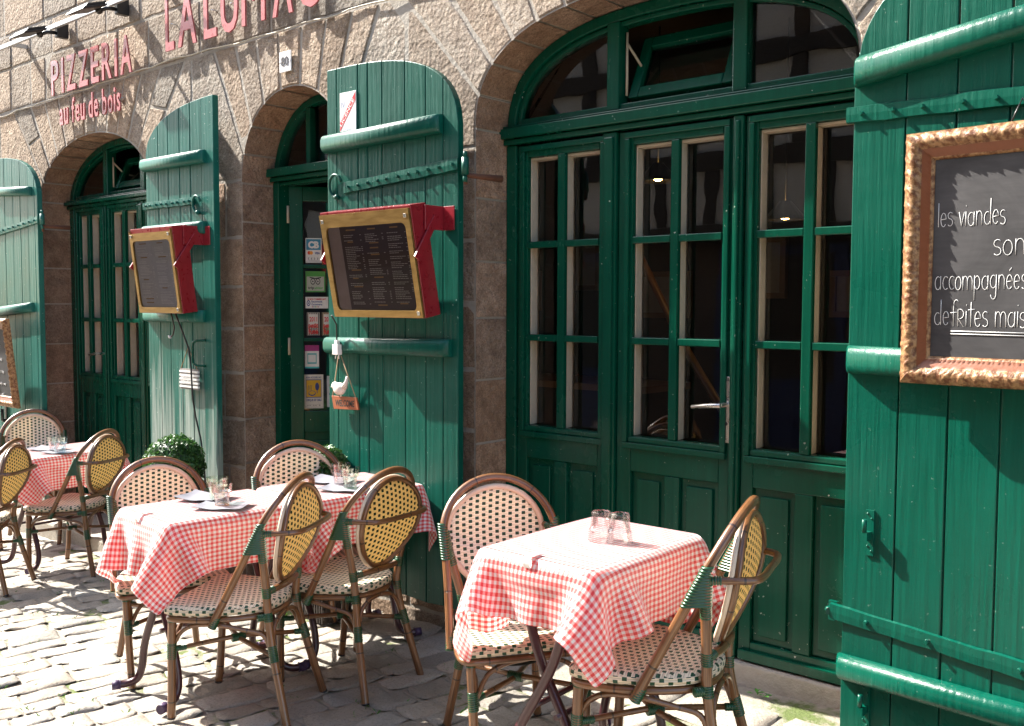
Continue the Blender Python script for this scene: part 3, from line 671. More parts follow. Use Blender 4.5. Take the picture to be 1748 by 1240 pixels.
# ------------------------------------------------------------------ shutters
def frame_xf(origin, ang):       # local (u along the leaf, w out of its face towards the street, z) -> world
    ca, sa = math.cos(ang), math.sin(ang)
    U = Vector((ca, -sa, 0)); Nn = Vector((-sa, -ca, 0)); o = Vector(origin)
    return lambda p: o+U*p[0]+Nn*p[1]+Vector((0, 0, p[2]))
def shutter(label, origin, ang, width, zb, topf, mkey, seams, battens, straps, seed, thick=.036, group='green board shutters'):
    """origin: left end of the face line (z 0).  topf(u) gives the height of the top edge."""
    X = frame_xf(origin, ang); rs = random.Random(seed)
    root = empty('wooden_shutter', tuple(X((width/2, -thick, zb))), label, 'shutter', group=group)
    b = MB(); edges = [0]+seams+[width]
    for a, c in zip(edges[:-1], edges[1:]):
        k = rs.uniform(.9, 1.08); b.t = (k, k, k); n = 8
        a2, c2 = a+.0022, c-.0022; off = rs.uniform(-.0025, .0015)
        outl = [(a2, zb+rs.uniform(0, .008)), (c2, zb+rs.uniform(0, .008))]+[(c2+(a2-c2)*j/n, topf(c2+(a2-c2)*j/n)) for j in range(n+1)]
        i0 = len(b.v); b.prism(outl, -off, thick)
        b.xf_from(i0, lambda p: X((p[0], -p[1], p[2])))
    b.t = (.8, .8, .8); i0 = len(b.v); b.box(.01, width-.01, .008, thick-.004, zb+.02, min(topf(.02), topf(width-.02))-.02); b.xf_from(i0, lambda p: X((p[0], -p[1], p[2])))
    obj('board_panel', b, MT[mkey], root, bevel=.003)
    for (u0, z0, u1, z1, h, p) in battens:
        b = MB(); n = 6; b.smooth = True
        prof = [(0, 0), (.010, .0), (p*.8, h*.16), (p, h*.38), (p, h*.62), (p*.8, h*.84), (.010, h), (0, h)]
        prof = [(-.001, 0), (p*.55, 0), (p*.85, h*.10), (p, h*.30), (p, h*.70), (p*.85, h*.90), (p*.55, h), (-.001, h)]
        i0 = len(b.v); k = len(prof); st = [(0, .45), (.018, 1), (.5, 1), ((u1-u0)-.018, 1), (u1-u0, .45)]; st[2] = ((u1-u0)/2, 1)
        for (du, sc_) in st:
            for (w, hz) in prof: b.v.append((u0+du, w*(sc_ if w > 0 else 1), z0+(z1-z0)*du/(u1-u0)+hz-h/2))
        for i in range(len(st)-1):
            for j in range(k-1): b.face([i0+i*k+j, i0+(i+1)*k+j, i0+(i+1)*k+j+1, i0+i*k+j+1])
        b.smooth = False
        b.face([i0+j for j in range(k)]); b.face([i0+(len(st)-1)*k+j for j in reversed(range(k))])
        b.xf_from(i0, lambda p_: X(p_)); obj('batten', b, MT[mkey], root)
    for (u0, z0, u1, z1, h, ringu, pin, nr) in straps:
        b = MB(); i0 = 0; th = .011; n = 14
        for i in range(n+1):
            f = i/n; uu = u0+(u1-u0)*f; zz = z0+(z1-z0)*f+rs.uniform(-.0015, .0015); hh = h*(1+rs.uniform(-.06, .06)); tt = th*(1+rs.uniform(-.15, .15))
            for (w, q) in ((.0005, -.5), (tt, -.44), (tt*1.1, 0), (tt, .44), (.0005, .5)): b.v.append((uu, w, zz+q*hh))
        for i in range(n):
            for j in range(4): b.face([i*5+j, i*5+5+j, i*5+6+j, i*5+1+j])
        b.face([0, 1, 2, 3, 4]); b.face([n*5+j for j in (4, 3, 2, 1, 0)])
        if ringu is not None:
            cu, cz, cr = ringu; b.tube([(cu+cr*math.cos(t_), .012+.006*math.sin(t_), cz+cr*1.15*math.sin(t_)) for t_ in [R(20+i*17) for i in range(17)]], .0075, 8)
            b.sphere((cu+.012, .016, cz-cr*1.1), .013, 8, 5)
        if pin is not None:
            pu, pz = pin; b.tube([(pu, .004, pz-.045), (pu, .004, pz+.03)], .016, 10); b.tube([(pu, .004, pz+.03), (pu, .004, pz+.055)], .010, 8); b.tube([(pu, .004, pz-.075), (pu, .004, pz-.046)], .010, 8)
        b.xf_from(0, lambda p_: X(p_)); so_ = obj('iron_strap', b, MT[mkey], root)
        for i in range(nr):
            f = (i+.5+rs.uniform(-.12, .12))/nr; rv = MB(); rv.sphere((0, 0, 0), .0085, 7, 4, (1, 1, 1)); rv.box(-.005, .005, .004, .013, -.005, .005)
            ca = rs.uniform(0, 1.5); cu, cz = u0+(u1-u0)*f, z0+(z1-z0)*f
            rv.xf_from(0, lambda p_: X((cu+p_[0]*math.cos(ca)-p_[2]*math.sin(ca), th+.001+p_[1], cz+p_[0]*math.sin(ca)+p_[2]*math.cos(ca)))); obj('rivet', rv, MT[mkey], so_)
    return root, X
YSH = 3.09
def super_top(hinge_u, w, z0, bb, n):   # drops towards the hinge side
    return lambda u_: z0+bb*max(0., 1-min(1, abs(u_-(w if hinge_u == 0 else 0))/w)**n)**(1/n)
shB, XB = shutter('green shutter with the red menu case, licence plate and hanging bird sign', (-3.893, YSH, 0), 0, .895, .135, super_top(1, .895, 2.20, .437, 3.0), 'shB', [.075, .232, .30, .40, .555, .69, .80],
    [(-.008, 2.277, .80, 2.289, .082, .050), (-.006, 1.297, .855, 1.307, .078, .046)],
    [(.135, 2.058, .90, 2.107, .056, (.078, 2.07, .048), (.94, 2.10), 11)], 5)
shA, XA = shutter('faded green shutter with a smaller red menu case and striped sign', (-5.640, YSH, 0), 0, .745, .09, super_top(0, .80, 2.36, .30, 2.4), 'shA', [.145, .26, .385, .50, .62],
    [(-.006, 2.33, .665, 2.327, .072, .046), (-.004, 1.93, .66, 1.93, .07, .044), (.0, 1.425, .645, 1.428, .07, .046), (.0, .33, .66, .33, .07, .046)],
    [(-.02, 2.088, .54, 2.086, .046, (.585, 2.062, .042), None, 9)], 9)
shE, XE = shutter('pale green shutter at the far left carrying a gilt-framed menu board', (-7.98, YSH, 0), 0, .84, .02, super_top(1, .84, 2.22, .36, 2.6), 'shE', [.13, .28, .42, .55, .68, .79],
    [(.1, 2.335, .755, 2.295, .062, .045), (.1, 1.43, .745, 1.47, .066, .046), (.1, .42, .75, .42, .066, .046)],
    [(.05, 2.02, .86, 2.088, .05, None, (.92, 2.095), 9)], 13)
DA = R(5); D0 = (-1.270, 3.12, 0)
shD, XD = shutter('nearest green shutter at the right edge carrying the large framed chalkboard', D0, DA, .92, .085, super_top(0, .92, 2.10, .52, 3.2), 'shD', [.172, .325, .475, .63, .78],
    [(.010, 2.236, .90, 2.345, .088, .052), (.006, 1.328, .90, 1.318, .088, .050), (-.004, .318, .90, .316, .078, .050)],
    [(-.018, 2.108, .90, 2.085, .055, None, None, 9), (-.036, .490, .90, .43, .055, None, None, 4)], 21)
# latch pins on the nearest shutter, hook plate on the far one, hinge stubs in the wall
for z in (.775, .205):
    b = MB(); b.box(.078, .106, .0008, .007, z-.075, z+.072); b.box(.080, .100, .007, .040, z-.022, z+.004); i0 = len(b.v)
    b.tube([(.088, .034, z+.0045), (.088, .034, z+.045)], .008, 8)
    for dz in (-.06, -.045, .045, .06): b.sphere((.099 if dz in (-.06, .045) else .086, .007, z+dz), .004, 6, 4)
    b.xf_from(0, lambda p: XD(p)); obj('latch_pin', b, MT['shD'], shD)
b = MB(); b.tube([(-.036, -.012, .49), (-.046, .0, .49), (-.036, .012, .49)], .014, 8); b.box(-.05, -.02, -.02, -.006, .455, .52); b.xf_from(0, lambda p: XD(p)); obj('hinge_eye', b, MT['shD'], shD)
b = MB(); b.box(.2, .235, .001, .008, .60, .74); b.tube([(.218, .03, .61), (.218, .03, .70)], .012, 8); b.box(.205, .23, .008, .03, .60, .625); b.xf_from(0, lambda p: XE(p)); obj('latch_pin', b, MT['black'], shE)
b = MB(); b.tube([(.64, .002, 1.29), (.60, .035, 1.288), (.565, .037, 1.275), (.56, .037, 1.25), (.56, .037, 1.18), (.568, .037, 1.155), (.60, .035, 1.145), (.64, .002, 1.143)], .007, 8); b.xf_from(0, lambda p: XA(p)); obj('pull_handle', b, MT['door'], shA)
for (x, z, nm) in ((-2.953, 2.055, 0), (-2.953, .56, 0), (-7.06, 2.04, 0)):
    b = MB(); b.tube([(x, YSH, z), (x+.03, YSH+.06, z-.004), (x+.06, YW+.02, z-.006)], [.010, .012, .016], 8); b.tube([(x, YSH, z-.04), (x, YSH, z+.02)], .008, 8)
    obj('iron_pintle', b, MT['rust'], bld)

# ------------------------------------------------------------------ lettering helpers
def text_mesh(body, size, extrude=0., bold=0., shear=0.):
    cu = bpy.data.curves.new('text', 'FONT'); cu.body = body; cu.size = size; cu.extrude = extrude; cu.offset = bold; cu.shear = shear; cu.resolution_u = 3
    o = bpy.data.objects.new('text', cu); COL.objects.link(o); bpy.context.view_layer.update()
    me = bpy.data.meshes.new_from_object(o.evaluated_get(bpy.context.evaluated_depsgraph_get()))
    V = [tuple(v.co) for v in me.vertices]; F = [tuple(p.vertices) for p in me.polygons]; Nz = [p.normal.z for p in me.polygons]
    bpy.data.objects.remove(o); bpy.data.curves.remove(cu); bpy.data.meshes.remove(me)
    return V, F, Nz
def put_text(mb, body, fn, x0, x1, zb, height, m=0, bold=0., depth=None, side_m=None, shear=0., align='fit'):
    """letters laid in a plane: fn((x, out, z)); cap height = height"""
    V, F, Nz = text_mesh(body, height/.70, depth/2 if depth else 0., bold, shear)
    if not V: return
    xs = [v[0] for v in V]; a, c = min(xs), max(xs); k = (x1-x0)/(c-a) if align == 'fit' else 1.
    n = len(mb.v); om = mb.m
    for v in V: mb.v.append(tuple(fn((x0+(v[0]-a)*k, v[2]+(depth/2 if depth else 0), zb+v[1]))))
    for f, nz in zip(F, Nz):
        mb.m = m if (side_m is None or nz > .5) else side_m; mb.face([n+i for i in f])
    mb.m = om
def flat(y): return lambda p: (p[0], y-p[1], p[2])

# raised letter signs on the wall
def letter_sign(name, body, spans, zb, height, label, y, depth=.010, bold=.0, cat='sign'):
    xa, xb = spans[0][0], spans[-1][1]
    root = empty(name, ((xa+xb)/2, y, zb), label, cat)
    for ch, (a, c) in zip(body, spans):
        mb = MB(); put_text(mb, ch, flat(y), a, c, zb, height, 0, 0 if ch == 'M' else bold, depth, 1); obj('letter', mb, [MT['lumred'], MT['lumside']], root)
        pn = MB(); xm = (a+c)/2
        for dz in (.5,): pn.tube([(xm, y+.001, zb+height*dz), (xm, YW+.004, zb+height*dz)], .0035, 5)
        obj('mounting_pin', pn, MT['alu'], root)
def spread(body, widths, x0, x1, gap):
    tot = sum(widths)+gap*(len(body)-1); k = (x1-x0)/tot; out = []; x = x0
    for w in widths: out.append((x, x+w*k)); x += (w+gap)*k
    return out
letter_sign('pizzeria_lettering', 'PIZZERIA', spread('PIZZERIA', [.85, .22, 1, 1, .8, .95, .22, 1.05], -7.09, -5.965, .34), 2.965, .237, 'red raised capitals reading PIZZERIA on the stone wall', 3.195, bold=.004)
letter_sign('restaurant_name_lettering', 'LALUMAC', [(-5.55, -5.455), (-5.41, -5.21), (-5.13, -5.00), (-4.955, -4.79), (-4.75, -4.535), (-4.465, -4.29), (-4.25, -4.07)], 3.022, .31, 'tallest red capitals beginning LA LUM above the doorway', 3.195, bold=.005)
tw = 'au feu de bois'.replace(' ', '')
x = -6.985; sp = []; wd = dict(a=.052, u=.056, f=.040, e=.054, d=.060, b=.060, o=.060, i=.022, s=.044)
word = 'au feu de bois'
tot = sum(wd[c] if c != ' ' else .040 for c in word)+.019*len(word); k_ = .935/tot
for c in word:
    if c == ' ': x += .040*k_; continue
    sp.append((x, x+wd[c]*k_)); x += (wd[c]+.019)*k_
letter_sign('tagline_lettering', tw, sp, 2.745, .165, 'small red lower-case lettering reading au feu de bois', 3.20, .010, bold=.003)

# house number
p = MB(); p.box(-4.452, -4.352, 3.216, 3.2235, 2.731, 2.838); hn = obj('house_number_plate', p, MT['enamel'], label='small white enamel plate with the number 80', cat='house number', bevel=.002)
p = MB(); put_text(p, '80', flat(3.2155), -4.434, -4.371, 2.764, .046, bold=.0006, depth=.002); q = obj('numeral', p, MT['ink'], hn)
for dx in (-4.445, -4.359):
    p = MB(); p.sphere((dx, 3.2155, 2.785), .0035, 6, 4); obj('screw', p, MT['steel'], hn)

# ------------------------------------------------------------------ wall lights, rail and cable
rl = MB(); rl.box(-9.2, -5.4, 3.11, 3.13, 3.375, 3.405); rail = obj('mounting_rail', rl, MT['alu'], label='long grey metal bar running along the wall top left', cat='rail', bevel=.003)
for xx in (-8.9, -7.6, -5.6):
    rl = MB(); rl.box(xx, xx+.03, 3.131, 3.232, 3.375, 3.405); obj('stand_off', rl, MT['alu'], rail)
def flood(x, lab):
    root = empty('flood_light', (x, 3.19, 3.33), lab, 'wall light', group='black flood lights above the lettering')
    b = MB(); b.box(x-.022, x+.022, 3.145, 3.225, 3.33, 3.43); obj('wall_bracket', b, MT['black'], root, bevel=.004)
    b = MB(); b.tube([(x, 3.145, 3.36), (x-.01, 3.09, 3.355), (x-.02, 3.05, 3.335)], .013, 8); b.sphere((x-.02, 3.045, 3.333), .024, 8, 6); obj('arm', b, MT['black'], root)
    b = MB(); b.box(-.12, .12, 0, .02, -.09, .09); b.box(-.11, .11, .0205, .045, -.075, .075)
    ca, sa = math.cos(R(62)), math.sin(R(62))
    f = lambda p: (x-.03+p[0], 2.965+p[2]*.95*sa*-1*-1+p[1]*ca, 3.315+p[1]*sa+p[2]*ca*.6)
    b.xf_from(0, f); obj('lamp_head', b, MT['black'], root, bevel=.004)
    b = MB(); b.poly([(-.105, -.002, -.078), (.105, -.002, -.078), (.105, -.002, .078), (-.105, -.002, .078)]); b.xf_from(0, f); obj('front_glass', b, MT['black'], root)
flood(-6.91, 'black flood light on the left end of the rail above PIZZERIA'); flood(-6.07, 'black flood light nearer the tall red letters')
cb = MB(); rc = random.Random(2); pts = []
for i in range(90):
    xx = -10+i*.09; zz = np.interp(xx, [-10, -8.06, -7.2, -6.62, -5.5, -4.6, -3.86, -2.5], [2.93, 2.936, 2.952, 2.958, 2.975, 2.955, 2.955, 2.96]); pts.append((xx, 3.222+rc.uniform(-.003, .003), zz+.007*math.sin(i*1.3)*(.3+.7*math.sin(i*.21)**2)+rc.uniform(-.003, .003)))
cb.tube(pts, .0045, 6); obj('wall_cable', cb, MT['beige'], label='pale wavy cable clipped along the stone course', cat='cable')

# ------------------------------------------------------------------ things fixed to the shutters
def menu_case(label, cx, w, zbot, ztop, ybot, ytop, depth, inner, name='menu_case', cols=3):
    h = math.hypot(ztop-zbot, ybot-ytop); th = math.atan2(ybot-ytop, ztop-zbot); ca, sa = math.cos(th), math.sin(th)
    X = lambda p: (cx+p[0], ybot-p[2]*sa+p[1]*ca, zbot+p[2]*ca+p[1]*sa)      # p: x, depth back from the front, up along the face
    root = empty(name, (cx, ybot, zbot), label, 'menu case', group='red menu cases on the shutters'); hw = w/2
    b = MB(); b.box(-hw-.004, hw+.004, .012, depth, -.004, h+.012); b.xf_from(0, X); obj('case_body', b, MT['red'], root, bevel=.003)
    f = MB(); a = .062*w/.6; a2 = .045*w/.6
    inx0, inx1, inz0, inz1 = -hw+.055*w, hw-.05*w, .065*h, h-.125*h
    # frame with rounded opening
    nco = 6; rr = .028; inn = []
    for (qx, qz, t0) in ((inx1-rr, inz1-rr, 0), (inx0+rr, inz1-rr, 90), (inx0+rr, inz0+rr, 180), (inx1-rr, inz0+rr, 270)):
        inn += [(qx+rr*math.cos(R(t0+90*i/nco)), qz+rr*math.sin(R(t0+90*i/nco))) for i in range(nco+1)]
    outp = []
    for (px, pz) in inn:      # project to the outer rectangle from the centre
        dx, dz = px-(inx0+inx1)/2, pz-(inz0+inz1)/2; k = min((hw if dx > 0 else hw)/max(1e-6, abs(dx)), (h/2)/max(1e-6, abs(dz))); outp.append((max(-hw, min(hw, dx*k+(inx0+inx1)/2)), max(0, min(h, dz*k+(inz0+inz1)/2))))
    for c_ in ((hw, h), (-hw, h), (-hw, 0), (hw, 0)):
        k = min(range(len(outp)), key=lambda i: math.dist(outp[i], c_)); outp[k] = c_
    n = len(inn); f.add([(p[0], 0, p[1]) for p in outp]); f.add([(p[0], 0, p[1]) for p in inn]); f.add([(p[0], .011, p[1]) for p in outp]); f.add([(p[0], .011, p[1]) for p in inn])
    for i in range(n):
        j = (i+1) % n; f.face([i, i+n, j+n, j]); f.face([i+n, i+3*n, j+3*n, j+n]); f.face([i, j, j+2*n, i+2*n])
    f.xf_from(0, X); ff = obj('brass_frame', f, MT['brass'], root)
    for (sx, sz) in ((-hw+.022, h-.03), (hw-.022, h-.03), (hw-.022, .02)):
        c_ = MB(); c_.box(sx-.008, sx+.008, -.006, -.0005, sz-.009, sz+.009); c_.xf_from(0, X); obj('screw_cap', c_, MT['steel'], ff, bevel=.002)
    gl = MB(); gl.poly([(p[0], .006, p[1]) for p in inn]); gl.xf_from(0, X); obj('glass_pane', gl, MT['clear'], root)
    sh = MB(); sh.poly([(inx0-.005, .0118, inz0-.005), (inx1+.005, .0118, inz0-.005), (inx1+.005, .0118, inz1+.005), (inx0-.005, .0118, inz1+.005)])
    rs = random.Random(int(w*1000)); mw = inx1-inx0; mx0 = inx0+.18*mw*(1 if cols == 3 else .2)
    sh.m = 1; cw = (inx1-mx0)/cols
    for ci in range(cols):
        z = inz1-.02; bx = mx0+ci*cw+.012
        while z > inz0+.02:
            if rs.random() < .12 or z > inz1-.03:
                sh.m = 2; sh.box(bx+cw*.15, bx+cw*.15+cw*rs.uniform(.25, .45), .0102, .0108, z, z+.006); z -= .022; continue
            sh.m = 1; ln = cw*rs.uniform(.35, .66); xk = bx
            while xk < bx+ln:
                wl = rs.uniform(.006, .018); sh.box(xk, xk+wl, .0102, .0108, z, z+.0026); xk += wl+.003
            if rs.random() < .6: sh.box(bx+cw*.76, bx+cw*.82, .0102, .0108, z, z+.0026)
            z -= .0082 if rs.random() < .8 else .016
    sh.m = 3; sh.poly([(inx0+.004, .0112, inz0), (mx0-.01, .0112, inz0), (mx0-.01, .0112, inz1), (inx0+.004, .0112, inz1)])
    sh.xf_from(0, X); obj('menu_sheet', sh, [MT['menudark'], MT['menutext'], MT['menugold'], MT['menupale']], root)
    for sx in (-1, 1):         # bent strap brackets that hold the case off the shutter
        br = MB(); xb = sx*(hw+.012)
        yb = 3.088
        P0 = Vector(X((xb, .02, h*.58))); br.box(cx+xb-.005+sx*.0, cx+xb+.005, P0.y+.03, yb, ztop-.085, ztop+.02)
        t0 = Vector((cx+xb+sx*.004, P0.y-.02, P0.z-.02)); t1 = Vector((cx+xb+sx*.004, yb-.05, ztop-.03))
        dirv = (t1-t0).normalized(); up = Vector((0, -dirv.z, dirv.y))*.017; o_ = Vector((.005, 0, 0))
        vs = [t0-up-o_, t0+up-o_, t1+up-o_, t1-up-o_, t0-up+o_, t0+up+o_, t1+up+o_, t1-up+o_]; n = br.add(vs)
        for q in ((0, 1, 2, 3), (7, 6, 5, 4), (0, 4, 5, 1), (1, 5, 6, 2), (2, 6, 7, 3), (3, 7, 4, 0)): br.face([n+i for i in q])
        if sx > 0: br.box(cx+xb+.006, cx+xb+.07, yb-.006, yb, ztop-.085, ztop+.02)
        else: br.box(cx+xb-.05, cx+xb-.006, yb-.006, yb, ztop-.085, ztop+.02)
        obj('bracket', br, MT['red'], root, bevel=.0015)
    return root
MT['menudark'] = plain('menu_paper', (.050, .027, .029), .5); MT['menutext'] = plain('menu_print', (.42, .40, .38), .6); MT['menugold'] = plain('menu_heading', (.30, .17, .06), .5); MT['menupale'] = plain('menu_strip', (.26, .20, .20), .5)
MT['menugrey'] = plain('menu_grey', (.30, .28, .30), .5)
menu_case('large brass-fronted red menu case on the shutter beside the entrance', -3.40, .604, 1.440, 1.908, 2.975, 2.885, .105, 0)
MT['menudark'] = plain('menu_paper_reflection', (.44, .42, .47), .4); MT['menutext'] = plain('menu_print_pale', (.72, .70, .70), .6)  # pale sheet colour paints in the reflection on the smaller case's glass
mcA = menu_case('smaller brass-fronted red menu case on the faded shutter', -5.245, .455, 1.445, 1.915, 2.945, 2.885, .105, 0, cols=2)

def framed_board(label, XF, u0, u1, z0, z1, ring_w, depth, write, seed, tilt=0.):
    """carved gilt frame hung on a shutter: XF((u, out, z))"""
    X = (lambda p: XF((p[0], p[1]+(p[2]-z0)*tilt, p[2])))
    root = empty('framed_chalkboard', tuple(X(((u0+u1)/2, 0, z0))), label, 'chalkboard')
    prof = [(0, .004), (0, depth*.55), (.006, depth*.78), (.016, depth*.9), (ring_w*.34, depth), (ring_w*.52, depth*.86), (ring_w*.60, depth*.60), (ring_w*.70, depth*.62), (ring_w*.78, depth*.44), (ring_w*.9, depth*.46), (ring_w, depth*.30), (ring_w, .004)]
    rs = random.Random(seed); f = MB()
    sides = [((u0, z0), (u1, z0), (0, 1)), ((u1, z0), (u1, z1), (-1, 0)), ((u1, z1), (u0, z1), (0, -1)), ((u0, z1), (u0, z0), (1, 0))]
    for (a, c, nn) in sides:
        Lh = math.dist(a, c); dx, dz = (c[0]-a[0])/Lh, (c[1]-a[1])/Lh; ns = max(24, int(Lh/.007)); k = len(prof); i0 = len(f.v); f.smooth = True
        ph = rs.uniform(0, 6)
        for i in range(ns+1):
            t_ = i/ns
            for pi, (inn, w) in enumerate(prof):
                s_ = inn+(Lh-2*inn)*t_; wv = 0; iw = 0
                if pi in (2, 3, 4, 5) and inn*1.2 < s_ < Lh-inn*1.2:       # carved leaves
                    q_ = (s_/.046+ph) % 1.; leaf = abs(math.sin(PI*q_))**.6; vein = math.sin(2*PI*(q_*5+pi*.37))
                    wv = depth*(.11*leaf*(1.2-.25*abs(pi-4))+.055*vein*leaf+rs.uniform(-.02, .02))-depth*.12; iw = .0035*math.sin(2*PI*(q_+pi*.25))+rs.uniform(-.0008, .0008)
                    if pi == 2: wv *= .6
                if pi in (9, 10): wv = .0015*math.sin(s_*2*PI/.009)
                f.v.append((a[0]+dx*s_+nn[0]*(inn+iw), w+wv, a[1]+dz*s_+nn[1]*(inn+iw)))
        for i in range(ns):
            for j in range(k-1):
                f.m = 1 if j in (6, 7, 8) else 0; f.face([i0+i*k+j, i0+i*k+j+1, i0+(i+1)*k+j+1, i0+(i+1)*k+j])
    f.m = 0; f.xf_from(0, X); obj('carved_frame', f, [MT['gilt'], MT['giltdark']], root)
    b = MB(); b.box(u0+ring_w*.8, u1-ring_w*.8, .005, .014, z0+ring_w*.8, z1-ring_w*.8); b.xf_from(0, X); bo = obj('slate_panel', b, MT['board'], root)
    t_ = MB(); write(t_, lambda p: X((p[0], .0142+p[1], p[2]))); obj('chalk_writing', t_, MT['chalk'], root)
    h = MB(); um = (u0+u1)/2; h.tube([(um-.04, .02, z1-.02), (um, .03, z1+.06), (um+.04, .02, z1-.02)], .003, 5); h.xf_from(0, X); obj('hanging_wire', h, MT['black'], root)
    return root
# a hand-drawn alphabet: strokes in units of x-height
def arc(cx, cy, rx, ry, a0, a1, n=12): return [(cx+rx*math.cos(R(a0+(a1-a0)*i/n)), cy+ry*math.sin(R(a0+(a1-a0)*i/n))) for i in range(n+1)]
GL = {
 'l': (.28, [[(.1, 1.75), (.1, 0)]]), 'e': (.72, [[(.08, .52), (.6, .56)]+arc(.34, .5, .27, .5, 8, 320)]),
 's': (.62, [arc(.32, .76, .24, .24, 40, 250, 8)+arc(.30, .26, .25, .26, 80, -140, 9)]), 'v': (.62, [[(.05, 1), (.28, 0), (.56, 1)]]),
 'i': (.25, [[(.1, 1), (.1, 0)], [(.1, 1.38), (.11, 1.44)]]), 'a': (.82, [arc(.38, .48, .30, .48, 60, 330), [(.66, 1), (.66, 0)]]),
 'n': (.78, [[(.1, 1), (.1, 0)], [(.1, .6)]+arc(.36, .62, .26, .38, 170, 0, 8)+[(.62, 0)]]), 'd': (.84, [arc(.38, .45, .30, .45, 60, 330), [(.68, 1.85), (.68, 0)]]),
 'o': (.76, [arc(.36, .48, .29, .48, 90, 450, 16)]), 't': (.62, [[(.3, 1.65), (.3, .0)], [(.02, 1.12), (.66, 1.16)]]),
 'c': (.66, [arc(.38, .48, .30, .48, 50, 310)]), 'm': (1.15, [[(.08, 1), (.08, 0)], [(.08, .6)]+arc(.31, .62, .23, .38, 170, 0, 8)+[(.54, 0)], [(.54, .6)]+arc(.78, .62, .24, .38, 170, 0, 8)+[(1.02, 0)]]),
 'p': (.78, [[(.1, 1), (.1, -.75)], arc(.36, .5, .28, .48, 140, -150, 12)]), 'g': (.82, [arc(.38, .52, .30, .46, 60, 330), [(.66, 1), (.66, -.25)]+arc(.40, -.35, .26, .38, 10, -170, 9)]),
 'é': (.72, [[(.08, .52), (.6, .56)]+arc(.34, .5, .27, .5, 8, 320), [(.3, 1.28), (.5, 1.5)]]), 'f': (.60, [arc(.52, 1.45, .24, .35, 40, 180, 8)+[(.28, 0)], [(.0, .92), (.62, .96)]]),
 'R': (.80, [[(.12, 0), (.12, 1.15)]+arc(.30, .84, .36, .32, 90, -80, 10)+[(.16, .52), (.66, -.05)]]), 'r': (.5, [[(.1, 1), (.1, 0)], [(.1, .6)]+arc(.34, .65, .24, .35, 170, 40, 6)]), ' ': (.55, []),
}
def chalk_text(mb, fn, text, x0, x1, zb, xh, rad=.00085):
    tot = sum(GL[c][0] for c in text); k = (x1-x0)/tot; x = x0
    rs = random.Random(len(text))
    for c in text:
        w, strokes = GL[c]; dz = rs.uniform(-.04, .04)
        for st in strokes: mb.tube([fn((x+px*k, .0002, zb+(pz+dz)*xh)) for (px, pz) in st], rad, 5)
        x += w*k
def writeD(mb, fn):
    chalk_text(mb, fn, 'les viandes', .306, .498, 1.732, .040); chalk_text(mb, fn, 'sont', .464, .58, 1.645, .044)
    chalk_text(mb, fn, 'accompagnées', .302, .560, 1.548, .040); chalk_text(mb, fn, 'de', .303, .350, 1.443, .040); chalk_text(mb, fn, 'fRites mais', .352, .560, 1.441, .043)
    for z in (1.427, 1.419): mb.tube([fn((.354, .001, z)), (fn((.60, .001, z-.002)))], .0012, 4)
framed_board('large chalkboard in a carved gilt frame with handwriting, far right', lambda p: XD((p[0], .052+p[1], p[2])), .212, .86, 1.268, 2.012, .083, .052, writeD, 4)
def writeE(mb, fn):
    rs = random.Random(8)
    for i, z in enumerate((1.26, 1.17, 1.07, .98, .89, .81)):
        a = .17+i*.006; 
        for k in range(2 if i in (0, 5) else 3):
            xx = a+k*.065; mb.tube([fn((xx+j*.0085, .001, z+(.016 if j % 2 else 0)+rs.uniform(0, .010))) for j in range(6)], .0013, 4)
        if i in (0, 5): mb.tube([fn((a-.01, .001, z-.02)), fn((a+.14, .001, z-.018))], .0012, 4)
framed_board('narrow gilt-framed menu board leaning on the pale far-left shutter', lambda p: XE((p[0]+.075, .055+p[1], p[2])), -.02, .545, .735, 1.385, .078, .05, writeE, 7, tilt=.10)

# licence plate
p = MB(); p.box(-3.787, -3.668, YSH-.0065, YSH-.0022, 2.327, 2.512); lic = obj('licence_plate', p, MT['enamel'], label='white plate with a red diagonal band reading LICENCE', cat='plate', bevel=.001)
p = MB(); yl = YSH-.0072
p.poly([(-3.784, yl, 2.330), (-3.784, yl, 2.372), (-3.671, yl, 2.508), (-3.671, yl, 2.466), ]); obj('red_band', p, plain('signal_red', (.55, .02, .03), .4), lic)
p = MB(); sl_ = (2.508-2.372)/.113; a_ = math.atan(sl_); put_text(p, 'LICENCE', lambda q: (-3.779+q[0]*math.cos(a_)-q[2]*math.sin(a_), yl-.0004, 2.345+q[0]*math.sin(a_)+q[2]*math.cos(a_)), .008, .160, .000, .017, bold=.0004); obj('band_lettering', p, MT['enamel'], lic)
p = MB(); put_text(p, 'IV', flat(yl), -3.778, -3.752, 2.440, .028, align='none'); put_text(p, 'du 24 Septembre 1941', flat(yl), -3.765, -3.680, 2.333, .006); obj('blue_lettering', p, plain('pale_blue_print', (.22, .28, .42), .5), lic)

